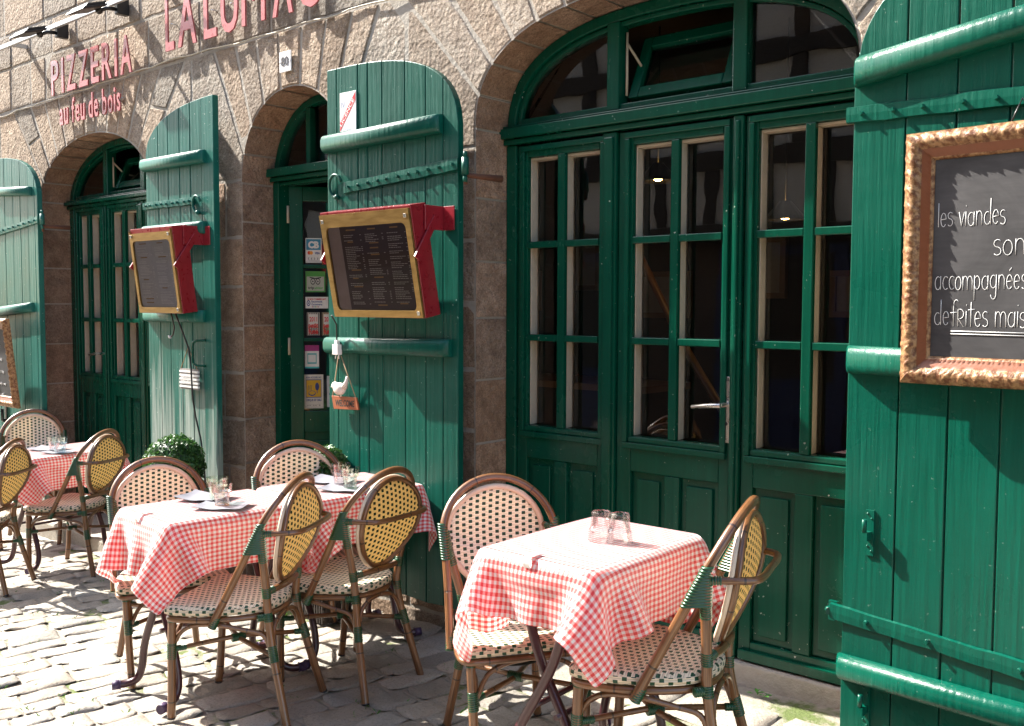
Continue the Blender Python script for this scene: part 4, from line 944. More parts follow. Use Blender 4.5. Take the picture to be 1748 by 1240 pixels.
# cable, plug and hanging bird sign on the middle shutter
p = MB(); p.tube([(-3.757, 3.0, 1.445), (-3.757, 3.03, 1.40), (-3.758, 3.032, 1.31)], .004, 6); cbl = obj('menu_case_cable', p, MT['cable'], label='short black cable dropping from the large menu case', cat='cable')
p = MB(); p.box(-3.779, -3.738, 3.020, 3.048, 1.255, 1.305); p.box(-3.768, -3.748, 3.024, 3.044, 1.305, 1.325); p.tube([(-3.768, 3.034, 1.254), (-3.772, 3.034, 1.235)], .003, 5); p.tube([(-3.748, 3.034, 1.254), (-3.746, 3.034, 1.235)], .003, 5); obj('connector_plug', p, MT['white'], label='white cable connector hanging under the menu case', cat='plug', bevel=.003)
sg = empty('bird_sign', (-3.735, 3.058, 1.0), 'small brown welcome sign with a white ceramic bird', 'hanging sign')
p = MB(); p.prism([(-3.826, 1.022), (-3.640, .985), (-3.640, 1.028), (-3.826, 1.065)][::1], 3.058, 3.068); p = MB(); p.prism([(-3.818, .985), (-3.632, .993), (-3.648, 1.052), (-3.834, 1.050)], 3.058, 3.068); obj('board', p, MT['terracotta'], sg, bevel=.002)
p = MB(); put_text(p, 'WELCOME', lambda q: (q[0], 3.0575-q[1], q[2]+(q[0]+3.735)*.02), -3.805, -3.662, 1.004, .030, bold=.0010); obj('lettering', p, plain('grey_green_print', (.02, .03, .025), .7), sg)
p = MB(); p.tube([(-3.826, 3.06, 1.052), (-3.768, 3.05, 1.25)], .0028, 5); p.tube([(-3.655, 3.06, 1.054), (-3.748, 3.05, 1.25)], .0028, 5); obj('twine', p, MT['rope'], sg)
p = MB(); p.smooth = True; p.sphere((-3.768, 3.055, 1.087), .033, 14, 9, (1.25, .75, .95)); p.sphere((-3.800, 3.055, 1.100), .021, 12, 8, (1.1, .8, 1)); p.tube([(-3.735, 3.055, 1.095), (-3.715, 3.055, 1.125), (-3.709, 3.055, 1.150)], [.017, .009, .006], 8); p.tube([(-3.760, 3.055, 1.055), (-3.760, 3.057, 1.05)], .004, 5); p.tube([(-3.82, 3.053, 1.098), (-3.832, 3.052, 1.092)], [.005, .001], 5)
obj('bird', p, plain('white_ceramic', (.72, .66, .58), .3), sg)

# cables and striped sign on the faded shutter
p = MB(); p.tube([XA((.455, .11, 1.45)), XA((.46, .10, 1.40)), XA((.465, .095, 1.36)), XA((.45, .095, 1.32)), XA((.425, .095, 1.305))], .0045, 6)
p.m = 1; p.tube([XA((.425, .095, 1.305)), XA((.41, .095, 1.305)), XA((.408, .095, 1.315))], .007, 6); obj('loose_cable', p, [MT['cable'], MT['white']], label='short loose cable with a white end under the smaller menu case', cat='cable')
p = MB(); p.tube([XA(q) for q in ((.50, .11, 1.45), (.515, .07, 1.33), (.54, .05, 1.24), (.56, .05, 1.14), (.575, .055, 1.04), (.575, .05, .95), (.585, .04, .85), (.62, .03, .72), (.65, .03, .58), (.67, .03, .3), (.68, .03, .02))], .005, 6); obj('power_cable', p, MT['cable'], label='long black cable running down the faded shutter', cat='cable')
sg = empty('striped_sign', tuple(XA((.50, .03, .99))), 'small grey and white striped sign hanging on the faded shutter', 'hanging sign')
p = MB(); n = 22
for i in range(n): p.m = i % 2; w = .022+(.006 if i % 2 else 0); p.box(.398, .592, .02, w, 1.002+i*.0055, 1.002+(i+1)*.0055-.0002)
p = MB()
for i in range(11): p.m = i % 2; p.box(.398, .592, .016, .024+(.005 if i % 2 else 0), 1.002+i*.0109, 1.0128+i*.0109)
p.xf_from(0, XA); obj('slat_board', p, [plain('grey_slat', (.22, .20, .19), .6), MT['white']], sg)
p = MB()
for z, bd in ((1.066, 'BIENVENUE'), (1.034, 'BIENVENUE')): put_text(p, bd, lambda q: XA((q[0], .0305+q[1], q[2])), .42, .55, z, .020, bold=.0008)
obj('lettering', p, MT['enamel'], sg)
p = MB(); p.tube([XA((.405, .022, 1.12)), XA((.475, .015, 1.245)), XA((.58, .022, 1.12))], .0028, 5); obj('twine', p, MT['rope'], sg)

# stickers on the entrance glass
DOORST = [(.093, .186, 1.741, 1.887), (.091, .206, 1.569, 1.692), (.090, .222, 1.473, 1.541), (.097, .172, 1.313, 1.449), (.184, .258, 1.313, 1.449), (.084, .166, 1.117, 1.255), (.077, .190, .878, 1.08), (.211, .30, .884, 1.071)]
def sticker(x0, x1, z0, z1, label, draw, base=(.72, .71, .68)):
    y = 0.; u0, u1, w0, w1 = DOORST.pop(0); p = MB(); p.box(x0, x1, y, y+.0015, z0, z1); cols = [plain('sticker_paper', base, .5)]; idx = {}
    def shape(kind, col, *a, **k):
        if col not in idx: idx[col] = len(cols); cols.append(plain('sticker_print', col, .5))
        p.m = idx[col]; lay = k.pop('lay', 1); yy = y-.0003*lay
        if kind == 'r': p.poly([(a[0], yy, a[1]), (a[2], yy, a[1]), (a[2], yy, a[3]), (a[0], yy, a[3])])
        elif kind == 'c': p.poly([(a[0]+a[2]*math.cos(2*PI*i/20), yy, a[1]+a[2]*(a[3] if len(a) > 3 else 1)*math.sin(2*PI*i/20)) for i in range(20)])
        elif kind == 't': put_text(p, a[0], flat(yy), a[1], a[2], a[3], a[4], idx[col], k.get('bold', .0))
        elif kind == 'p': p.poly([(q[0], yy, q[1]) for q in a[0]])
        elif kind == 'l': p.tube([(q[0], yy, q[1]) for q in a[0]], a[1], 4)
    draw(shape, x0, x1, z0, z1); p.m = 0
    p.xf_from(0, lambda q: DX((u0+(q[0]-x0)/(x1-x0)*(u1-u0), .029+q[1], w0+(q[2]-z0)/(z1-z0)*(w1-w0))))
    obj('door_sticker', p, cols, label=label, cat='sticker', group='stickers on the entrance glass')
WH, BK = (.70, .70, .68), (.03, .03, .035)
def st_card(s, a, b, c, d):
    w = b-a; s('r', (.03, .22, .36), a+.006, d-.068, b-.006, d-.006); s('t', WH, 'CB', a+.022, b-.022, d-.056, .036, bold=.003, lay=2)
    s('c', (.65, .07, .03), a+.030, d-.085, .014, .75); s('c', (.75, .30, .03), a+.048, d-.085, .014, .75, lay=2); s('r', WH, b-.062, d-.098, b-.008, d-.074); s('t', (.04, .07, .25), 'VISA', b-.058, b-.014, d-.092, .012, bold=.0008, lay=2)
    s('t', BK, '( (·) )', a+.02, b-.03, d-.122, .012); s('r', (.45, .45, .45), a+.02, c+.010, b-.02, c+.013)
sticker(-4.562, -4.427, 1.735, 1.878, 'white payment-card sticker topmost on the entrance glass', st_card)
def st_owl(s, a, b, c, d):
    s('r', (.06, .28, .05), a+.003, c+.003, b-.003, d-.003); s('r', (.40, .42, .36), a+.010, c+.008, b-.010, d-.030, lay=2); m = (a+b)/2
    for dx in (-.020, .020): s('c', BK, m+dx, c+.062, .019, lay=3); s('c', (.5, .5, .45), m+dx, c+.062, .013, lay=4); s('c', BK, m+dx, c+.062, .006, lay=5)
    s('l', BK, [(m-.045, c+.085), (m, c+.078), (m+.045, c+.085)], .003, lay=3); s('t', BK, 'trip', a+.020, m-.010, c+.018, .015, bold=.0006, lay=3); s('t', (.08, .35, .08), 'advisor', m-.007, b-.018, c+.018, .015, bold=.0006, lay=3)
sticker(-4.562, -4.405, 1.570, 1.690, 'square green-bordered review sticker with round eye symbol', st_owl, (.08, .30, .07))
def st_bon(s, a, b, c, d):
    s('t', (.5, .03, .03), 'LE BON COMMERCANT', a+.020, b-.02, d-.018, .010, bold=.0005); s('c', (.05, .08, .28), a+.028, c+.030, .017); s('c', WH, a+.028, c+.030, .011, lay=2); s('c', (.05, .08, .28), a+.028, c+.030, .005, lay=3)
    s('t', (.05, .08, .28), 'Recommande', a+.055, b-.055, c+.034, .011, bold=.0005); s('t', (.05, .08, .28), 'Ce commerce', a+.055, b-.055, c+.018, .011, bold=.0005)
    for k in range(5): s('r', [(.5, .05, .05), (.05, .1, .3), (.05, .3, .1), (.5, .3, .02), (.4, .05, .2)][k], a+.06+k*.014, c+.006, a+.068+k*.014, c+.012)
sticker(-4.565, -4.355, 1.474, 1.540, 'wide white merchant recommendation sticker with a blue ring', st_bon)
def st_guide(s, a, b, c, d):
    for k in range(7): s('r', BK, a+.002+k*.017, c+.002, a+.009+k*.017, d-.002)
    s('r', (.62, .60, .56), a+.018, c+.055, b-.018, d-.010, lay=2); s('t', (.6, .03, .03), '2011', a+.024, b-.024, d-.052, .026, bold=.001, lay=3)
    s('t', (.6, .03, .03), 'petit', a+.014, b-.014, c+.046, .026, bold=.0015, lay=3); s('t', (.6, .03, .03), 'futé', a+.014, b-.014, c+.010, .026, bold=.0015, lay=3)
sticker(-4.556, -4.438, 1.325, 1.458, 'red lettered 2011 guide sticker, left of two alike', st_guide, (.45, .42, .38))
sticker(-4.420, -4.302, 1.325, 1.458, 'red lettered 2011 guide sticker half hidden by the menu case', st_guide, (.45, .33, .20))
def st_turq(s, a, b, c, d):
    s('r', (.35, .03, .20), a, d-.034, b, d); s('r', (.05, .42, .45), a, c, b, c+.010); s('r', (.10, .42, .45), a+.022, c+.026, b-.022, d-.046); s('r', WH, a+.03, c+.035, b-.03, d-.055, lay=2)
sticker(-4.575, -4.445, 1.135, 1.268, 'white sticker with magenta top band and turquoise square', st_turq)
def st_meal(s, a, b, c, d):
    BL = (.03, .05, .22); s('t', BL, 'BON ACCUEIL AU', a+.022, b-.022, d-.020, .009, bold=.0004); s('r', BL, a+.018, c+.058, b-.018, d-.026); s('r', (.62, .36, .02), a+.022, c+.062, b-.022, d-.030, lay=2)
    s('c', BL, b-.058, c+.118, .019, 1.1, lay=3); s('r', BL, b-.061, c+.082, b-.055, c+.105, lay=3); s('c', BL, a+.075, c+.082, .034, .42, lay=3); s('c', (.62, .36, .02), a+.075, c+.084, .028, .35, lay=4)
    for k in range(3): s('l', BL, [(a+.042+k*.014, c+.098), (a+.038+k*.014, c+.112), (a+.046+k*.014, c+.126)], .0016, lay=3)
    s('t', BL, 'CHEQUE DE TABLE', a+.018, b-.018, c+.040, .012, bold=.0006); s('t', BK, '¤ ¤ ° ¤ ¤ ° ¤', a+.03, b-.03, c+.012, .010)
sticker(-4.592, -4.412, .905, 1.088, 'white meal voucher sticker with a yellow picture of hand and glass', st_meal, (.66, .62, .55))
def st_part(s, a, b, c, d):
    s('c', (.55, .05, .08), a+.040, d-.055, .022); s('c', WH, a+.040, d-.055, .014, lay=2); s('r', (.03, .08, .35), a+.018, c+.070, b-.02, c+.082); s('r', (.03, .08, .35), a+.02, c+.016, b-.02, c+.026)
sticker(-4.395, -4.27, .905, 1.085, 'white sticker with a red ring, lowest right on the entrance glass', st_part, (.55, .55, .58))

# ------------------------------------------------------------------ bistro chairs (built once facing +x, then copied)
def smooth_path(P, n=6):
    """Catmull-Rom through the points"""
    P = [Vector(p) for p in P]; Q = [P[0]*2-P[1]]+P+[P[-1]*2-P[-2]]; out = []
    for i in range(1, len(Q)-2):
        for k in range(n):
            t_ = k/n; a, b_, c, e = Q[i-1], Q[i], Q[i+1], Q[i+2]
            out.append(.5*((2*b_)+(c-a)*t_+(2*a-5*b_+4*c-e)*t_*t_+(3*b_-a-3*c+e)*t_**3))
    out.append(P[-1]); return out
def wrap_tube(mb, a, c, rad, pitch=.0064):
    a, c = Vector(a), Vector(c); Lh = (c-a).length; n = max(2, int(Lh/pitch)); pts = []; rr = []
    for i in range(n):
        for f, k in ((0.04, .82), (.25, 1.0), (.75, 1.0), (.96, .82)): pts.append(a+(c-a)*((i+f)/n)); rr.append(rad*k)
    mb.tube(pts, rr, 10)
def make_chair(label):
    root = empty('bistro_chair', (0, 0, 0), label, 'chair', group='cane bistro chairs with woven backs')
    RW, RB = .0138, .0085
    # the big hoop: seat side, up over the back, down to the other seat side
    def hp(s_, y): return (-.016-.503*s_, y, .385+s_)       # leaning plane, s_ = height over the lower end
    pts = [hp(-.018, .222), hp(0, .219), hp(.10, .211), hp(.20, .205), hp(.30, .202)]
    n = 22; cz, rz = .31, .187
    arcp = [hp(cz+rz*math.sin(PI*i/n), .203*math.cos(PI*i/n)) for i in range(1, n)]
    pts = smooth_path(pts, 5)+[Vector(p) for p in arcp]+list(reversed([Vector((p[0], -p[1], p[2])) for p in smooth_path(pts, 5)]))
    b = MB(); b.tube(pts, RW, 12); obj('hoop_frame', b, MT['bamboo'], root, local=True)
    WX, WY, WZ = -.172, .202, .694
    for s_ in (1, -1):
        b = MB(); b.tube(smooth_path([(-.190, s_*.196, .715), (-.186, s_*.180, .64), (-.180, s_*.136, .48), (-.180, s_*.124, .386), (-.205, s_*.138, .25), (-.262, s_*.166, .03), (-.270, s_*.170, .0)], 5), .0150, 12); b.m = 1; b.tube([(-.2685, s_*.1694, .006), (-.271, s_*.1705, -.001)], .0156, 12)
        obj('leg', b, [MT['bamboo'], MT['black']], root, local=True)
        b = MB(); b.tube(smooth_path([(.158, s_*.196, .392), (.166, s_*.190, .25), (.172, s_*.184, .10), (.180, s_*.178, .0)], 4), .0150, 12); b.m = 1; b.tube([(.1795, s_*.178, .006), (.1802, s_*.178, -.001)], .0156, 12)
        obj('leg', b, [MT['bamboo'], MT['black']], root, local=True)
    # seat outline
    def outline(off=0.):
        P = [(.187, 0), (.187, .10), (.186, .185), (.180, .212), (.165, .226), (.13, .231), (.05, .222), (-.04, .198), (-.12, .158), (-.165, .112), (-.188, .05), (-.192, 0)]
        P = smooth_path([(x, y, 0) for x, y in P], 4); full = [(p.x, p.y) for p in P]+[(p.x, -p.y) for p in reversed(P[1:-1])]
        return [(x-(off if x > 0 else -off)*min(1, abs(x)/.1), y-(off if y > 0 else -off)*min(1, abs(y)/.1)) for x, y in full]
    O = outline(); k = len(O)
    b = MB(); b.smooth = True
    per = [0]
    for i in range(k): per.append(per[-1]+math.dist(O[i], O[(i+1) % k]))
    rings = [(.010, .398, 0), (.0, .404, .008), (-.001, .415, .018), (.0, .424, .028), (.006, .431, .036), (.018, .4335, None)]
    for off, z, vv in rings: b.add([(x, y, z) for x, y in outline(off)])
    for q in range(len(rings)-1):
        for i in range(k):
            j = (i+1) % k; idx = [q*k+i, q*k+j, (q+1)*k+j, (q+1)*k+i]
            if rings[q+1][2] is None or q >= 3: b.face(idx, [(b.v[a_][1], b.v[a_][0]) for a_ in idx])
            else: b.face(idx, [(per[i], rings[q][2]), (per[i+1], rings[q][2]), (per[i+1], rings[q+1][2]), (per[i], rings[q+1][2])])
    last = (len(rings)-1)*k
    prev = last
    for f, z in ((.66, .4305), (.33, .4275)):
        cur = b.add([(b.v[last+i][0]*f, b.v[last+i][1]*f, z) for i in range(k)])
        for i in range(k): j = (i+1) % k; idx = [prev+i, prev+j, cur+j, cur+i]; b.face(idx, [(b.v[a_][1], b.v[a_][0]) for a_ in idx])
        prev = cur
    idx = [prev+i for i in range(k)]; b.face(idx, [(b.v[a_][1], b.v[a_][0]) for a_ in idx])
    b.face([i for i in reversed(range(k))])
    obj('seat', b, MT['weaveseat'], root, local=True)
    b = MB(); b.tube([(x, y, .384) for x, y in outline(.012)], .0115, 10, closed=True); obj('seat_frame', b, MT['bamboo'], root, local=True)
    # woven oval back
    bx = lambda z: -.187-.20*(z-.497)-.030*math.sin(PI*(z-.497)/.353)
    def oval(i, n, sc_=1.):
        th = 2*PI*i/n; z = .672+.176*sc_*math.cos(th); y = (.160+.020*math.cos(th)-.012*math.cos(2*th))*math.sin(th)*sc_; return y, z
    n = 40
    for nm, m_, dx, fl in (('backrest', 'weave', .0035, 0), ('backrest_rear', 'weaveback', -.0035, 1)):
        b = MB(); b.smooth = True; cen = b.add([(bx(.672)+dx-.012, 0, .672)])
        prev = None
        for sc_ in (.35, .7, 1.):
            cur = b.add([(bx(oval(i, n, sc_)[1])+dx-.012*(1-sc_*sc_), *oval(i, n, sc_)) for i in range(n)])
            for i in range(n):
                j = (i+1) % n; idx = [cen, cur+i, cur+j] if prev is None else [prev+i, cur+i, cur+j, prev+j]
                if fl: idx = idx[::-1]
                b.face(idx, [(b.v[a_][1], b.v[a_][2]) for a_ in idx])
            prev = cur
        obj(nm, b, MT[m_], root, local=True)
    b = MB(); b.tube([(bx(oval(i, n)[1])-.006, *oval(i, n)) for i in range(n)], .0105, 8, closed=True); obj('backrest_rim', b, MT['bamboo'], root, local=True)
    b = MB(); b.tube([(bx(oval(i, n)[1])+.008, *oval(i, n, 1.02)) for i in range(n)], .0105, 8, closed=True, flat=.8); obj('backrest_rim', b, MT['rim'], root, local=True)
    b = MB(); b.tube(smooth_path([(-.178, .196, .702), (-.225, .188, .706), (-.300, .155, .707), (-.318, .10, .706), (-.318, 0, .705), (-.318, -.10, .706), (-.300, -.155, .707), (-.225, -.188, .706), (-.178, -.196, .702)], 5), .0105, 10); obj('back_bow', b, MT['bamboo'], root, local=True)
    b = MB(); b.tube(smooth_path([(-.181, .134, .478), (-.200, .06, .482), (-.204, 0, .483), (-.200, -.06, .482), (-.181, -.134, .478)], 4), .0125, 10); obj('back_rail', b, MT['bamboo'], root, local=True)
    for s_ in (1, -1):
        b = MB(); b.tube([(.166, s_*.186, .262), (0, 0, .258+.004*s_), (-.208, -s_*.142, .248)], .0092, 8); obj('cross_stretcher', b, MT['bamboo'], root, local=True)
        b = MB(); b.tube(smooth_path([(.166, s_*.180, .275), (.135, s_*.176, .325), (.08, s_*.186, .355), (-.005, s_*.206, .372)], 4), RB, 8); b_ = b; obj('side_brace', b, MT['bamboo'], root, local=True)
        b = MB(); b.tube(smooth_path([(-.020, s_*.206, .372), (-.10, s_*.165, .345), (-.165, s_*.135, .320), (-.196, s_*.134, .255)], 4), RB, 8); obj('side_brace', b, MT['bamboo'], root, local=True)
    for xx, w1, w2 in ((.160, .176, .0), (-.192, .128, .0)):
        for s_ in (1, -1):
            b = MB(); b.tube(smooth_path([(xx+(.006 if xx > 0 else -.006), s_*w1, .27), (xx, s_*w1*.80, .335), (xx, s_*w1*.45, .366), (xx, s_*.006, .374)], 4), RB, 8); obj('end_brace', b, MT['bamboo'], root, local=True)
    # green bindings
    def bind(fn):
        b = MB(); b.smooth = True; fn(b); obj('binding', b, MT['bind'], root, local=True)
    for s_ in (1, -1):
        def gus(b):      # web that wraps hoop and leg together where they part
            nk = 56; st = []
            for i in range(nk+1):
                z = .745-.115*i/nk; sh = z-.385; H_ = Vector((-.016-.503*sh, s_*.204, z)); zz = max(0, (.715-z)/.075)
                Lg = Vector((-.190+.004*zz, s_*(.196-.016*zz), z)); c_ = (H_+Lg)/2; half = (H_-Lg).length/2; ax = (H_-Lg).normalized() if half > .002 else Vector((1, 0, 0))
                if i < 13: c_ = H_; half = 0; ax = Vector((1, 0, 0))
                k_ = (.74, 1., 1.04, 1.)[i % 4]; n0 = len(b.v); rr = .0168*k_; nr = ax.cross(Vector((0, 0, 1))).normalized()
                for j in range(14):
                    t_ = 2*PI*j/14; ca_, sa_ = math.cos(t_), math.sin(t_); b.v.append(tuple(c_+ax*(rr*ca_+half*math.copysign(1, ca_)*min(1, abs(ca_)*4))+nr*rr*sa_))
                if i:
                    for j in range(14): b.face([n0-14+j, n0-14+(j+1) % 14, n0+(j+1) % 14, n0+j])
        bind(gus)
        bind(lambda b: wrap_tube(b, (-.1855, s_*.181, .640), (-.184, s_*.168, .598), .0166))
        bind(lambda b: wrap_tube(b, (-.188, s_*.196, .704), (-.228, s_*.187, .706), .0128))
        bind(lambda b: (wrap_tube(b, (-.1805, s_*.140, .498), (-.180, s_*.132, .458), .0168), wrap_tube(b, (-.183, s_*.124, .479), (-.190, s_*.098, .480), .0142)))
        bind(lambda b: (wrap_tube(b, (-.180, s_*.126, .402), (-.182, s_*.125, .368), .0168), wrap_tube(b, (-.172, s_*.13, .386), (-.150, s_*.150, .385), .0136)))
        bind(lambda b: (wrap_tube(b, (-.198, s_*.134, .282), (-.212, s_*.142, .225), .0172), wrap_tube(b, (-.206, s_*.135, .250), (-.175, s_*.113, .252), .0118)))
        bind(lambda b: (wrap_tube(b, (.165, s_*.1905, .290), (.168, s_*.1875, .228), .0172), wrap_tube(b, (.163, s_*.182, .262), (.132, s_*.148, .261), .0118)))
        bind(lambda b: wrap_tube(b, (.158, s_*.196, .396), (.160, s_*.1945, .366), .0168))
        bind(lambda b: wrap_tube(b, (-.026, s_*.214, .402), (-.008, s_*.2205, .362), .0165))
    bind(lambda b: wrap_tube(b, (.018, .020, .258), (-.018, -.018, .258), .0165))
    return root
chairs = [  # x, y, heading, height of the feet, scale, label
    (-3.180, 2.085, 209.7, 1.500-1.517, 1.0, 'cane chair nearest the viewer at the middle tables, seen from behind at the street end'),
    (-3.086, 2.514, 187.7, 1.5-1.53*.989, .989, 'amber-backed cane chair at the inner middle table, before the green shutter'),
    (-1.536, 2.413, 196.1, 1.5-1.413*1.026, 1.026, 'cane chair pushed in on the right of the table before the shop front'),
    (-2.064, 2.396, -31.9, 1.5-1.493*.985, .985, 'cane chair with cream back facing the viewer, left of the table before the shop front'),
    (-3.766, 2.132, -19.8, 1.5-1.59*.968, .968, 'cream-backed cane chair left of the outer middle table, before the first box ball'),
    (-3.555, 2.694, -27.0, -.035, 1.0, 'cane chair with cream back behind the inner middle table, before the entrance'),
    (-5.912, 2.720, 208.0, 1.5-1.678*.9625, .9625, 'amber-backed cane chair on the right side of the far left table'),
    (-5.906, 2.155, 221.3, 1.5-1.692*.954, .954, 'amber-backed cane chair cut by the left edge of the picture'),
    (-6.93, 2.91, -28.0, -.150, 1.0, 'cream-backed cane chair beyond the far left table, under the gilt menu board')]
proto = make_chair(chairs[0][5])
for i, (x, y, a, z, sc_, lab) in enumerate(chairs):
    c = proto if i == 0 else copy_thing(proto)
    c.location = (x, y, z); c.rotation_euler = (0, 0, R(a)); c.scale = (sc_,)*3; c['label'] = lab

for c in [o for o in COL.objects if o.name.startswith('bistro_chair') and any(o['label'] == chairs[k][5] for k in (1, 3, 6))]:
    b = MB(); b.smooth = True; n = 14
    for i in range(n+1):
        t_ = i/n; y = -.19+.38*t_; z = .378-.055*math.sin(PI*t_); b.v += [(.02, y, z), (.065, y, z-.004)]
    for i in range(n): b.face([2*i, 2*i+1, 2*i+3, 2*i+2])
    o = obj('under_strap', b, MT['black'], c, local=True); md = o.modifiers.new('thick', 'SOLIDIFY'); md.thickness = .003

# ------------------------------------------------------------------ tables and cloths
TA, TB = .225, .300       # half sizes of a table top
tables = [  # centre x, y, top z, turn, label of table, label of cloth
    (-1.755, 2.400, .780, 1.0, 'folding table under the cloth with two upturned glasses', 'gingham cloth on the table before the wide shop front, two upturned glasses on it'),
    (-3.475, 2.165, .690, -4.0, 'folding table under the outer of the two joined middle cloths', 'gingham cloth on the outer middle table, nearest the street'),
    (-3.425, 2.775, .690, -4.0, 'folding table under the inner of the two joined middle cloths', 'gingham cloth on the inner middle table, next to the green shutter'),
    (-6.175, 2.775, .575, 4.0, 'folding table under the far left cloth', 'gingham cloth on the far left table with the blue glasses')]
def make_table(label):
    root = empty('folding_table', (0, 0, 0), label, 'table', group='folding tables under the gingham cloths')
    b = MB(); b.box(-TA+.022, TA-.022, -TB+.022, TB-.022, -.030, -.010); obj('table_top', b, MT['burg'], root, local=True, bevel=.004)
    H = .705
    for sy in (-1, 1):
        for sx in (-1, 1):
            y = sy*(TB-.055-(.028 if sx > 0 else 0)); b = MB()
            P = [(-sx*.12, y, -.03), (-sx*.04, y, -H*.40), (sx*.09, y, -H*.72), (sx*.125, y+sy*.0, -H+.085), (sx*.135, y+sy*.015, -H+.036), (sx*.155, y+sy*.045, -H+.018), (sx*.172, y+sy*.085, -H+.0165)]
            b.tube(smooth_path(P, 6), .0150, 12); lg = obj('leg', b, MT['burg'], root, local=True)
            c = MB(); c.tube([(sx*.166, y+sy*.072, -H+.0168), (sx*.178, y+sy*.100, -H+.0168)], .0185, 12); c.tube([(sx*.166, y+sy*.071, -H+.0168), (sx*.167, y+sy*.074, -H+.0168)], .0205, 12); obj('foot_cap', c, MT['purple'], lg, local=True)
    for sx in (-1, 1):
        b = MB(); b.tube([(sx*.05, -TB+.05, -H*.62), (sx*.05, TB-.05, -H*.62)], .008, 8); obj('cross_bar', b, MT['burg'], root, local=True)
    return root
tp = make_table(tables[0][4])
def drape(seed, colliders, drop=(.2, .2, .2, .2), gust=0., flare={}):
    """small cloth relaxation: the part over the edge falls, folds at the corners and rests on the chair seats"""
    rs = np.random.RandomState(seed); h = .0215
    xm, xp, ym, yp = drop; nx_ = int(round((2*TA+xm+xp)/h))+1; ny_ = int(round((2*TB+ym+yp)/h))+1
    X, Y = np.meshgrid(np.linspace(-TA-xm, TA+xp, nx_), np.linspace(-TB-ym, TB+yp, ny_), indexing='ij')
    P = np.stack([X, Y, np.full_like(X, .004)], -1); UV = np.stack([X, Y], -1)
    inside = (np.abs(X) <= TA) & (np.abs(Y) <= TB)
    dx = np.maximum(np.abs(X)-TA, 0); dy = np.maximum(np.abs(Y)-TB, 0)
    P[..., 2] -= .35*np.hypot(dx, dy); P += rs.normal(0, .0016, P.shape)*(~inside)[..., None]
    pin = inside.copy(); P[pin, 2] = .004; V = np.zeros_like(P); w = np.where(pin, 0., 1.)
    cons = []
    def pair(i, j, k):
        for par in (0, 1):
            for ax in range(1):
                pass
        a = (slice(0, nx_-i), slice(max(0, -j), ny_-max(0, j))); b_ = (slice(i, nx_), slice(max(0, j), ny_+min(0, j)))
        L0 = np.linalg.norm(np.concatenate([(UV[a]-UV[b_]), np.zeros(UV[a].shape[:2]+(1,))], -1), axis=-1); cons.append((a, b_, L0, k))
    for (i, j, k) in ((1, 0, 1.), (0, 1, 1.), (1, 1, .7), (1, -1, .7), (2, 0, .5), (0, 2, .5), (4, 0, .4), (0, 4, .4), (2, 2, .3), (2, -2, .3), (4, 4, .3), (4, -4, .3)): pair(i, j, k)
    dt = 1/60.
    wind = np.zeros(3)
    for step in range(230):
        V[..., 2] -= 9.8*dt*w
        if gust and step < 170:
            ph = math.sin(step*.21+seed); V[..., 0] += gust*dt*(.6+.5*ph)*w; V[..., 1] += gust*.5*dt*math.cos(step*.17)*w
        if step < 200:
            cr = (np.abs(X) > TA) & (np.abs(Y) > TB)
            for (sx, sy), (gx, gy) in flare.items():
                q_ = cr & (np.sign(X) == sx) & (np.sign(Y) == sy); V[q_, 0] += gx*dt; V[q_, 1] += gy*dt
        V *= .955; Q = P+V*dt*w[..., None]
        for it in range(9):
            acc = np.zeros_like(Q); cnt = np.zeros(Q.shape[:2])
            for (a, b_, L0, k) in cons:
                dd = Q[b_]-Q[a]; ln = np.maximum(np.linalg.norm(dd, axis=-1), 1e-9); wa, wb = w[a], w[b_]; ws = wa+wb; ok = ws > 0
                c_ = np.where(ok, k*(ln-L0)/np.maximum(ws, 1e-9)/ln, 0.)[..., None]*dd
                acc[a] += c_*wa[..., None]; acc[b_] -= c_*wb[..., None]; cnt[a] += k; cnt[b_] += k
            Q += acc/np.maximum(cnt, 1)[..., None]*1.55
            # table edge: stay outside the box below the top
            low = Q[..., 2] < .003; ox = (TA+.006)-np.abs(Q[..., 0]); oy = (TB+.006)-np.abs(Q[..., 1]); ins = low & (ox > 0) & (oy > 0) & (w > 0)
            px = ins & (ox <= oy); py = ins & (oy < ox)
            Q[..., 0] = np.where(px, np.sign(Q[..., 0])*(TA+.006), Q[..., 0]); Q[..., 1] = np.where(py, np.sign(Q[..., 1])*(TB+.006), Q[..., 1])
            for (sx, sy, sz, ang, rad) in colliders:
                lx = (Q[..., 0]-sx)*math.cos(ang)+(Q[..., 1]-sy)*math.sin(ang); ly = -(Q[..., 0]-sx)*math.sin(ang)+(Q[..., 1]-sy)*math.cos(ang)
                hit = (np.abs(lx) < .20) & (np.abs(ly) < rad) & (Q[..., 2] < sz+.006) & (Q[..., 2] > sz-.10) & (w > 0)
                Q[..., 2] = np.where(hit, sz+.006, Q[..., 2])
        V = (Q-P)/dt; P = Q
    return P, UV
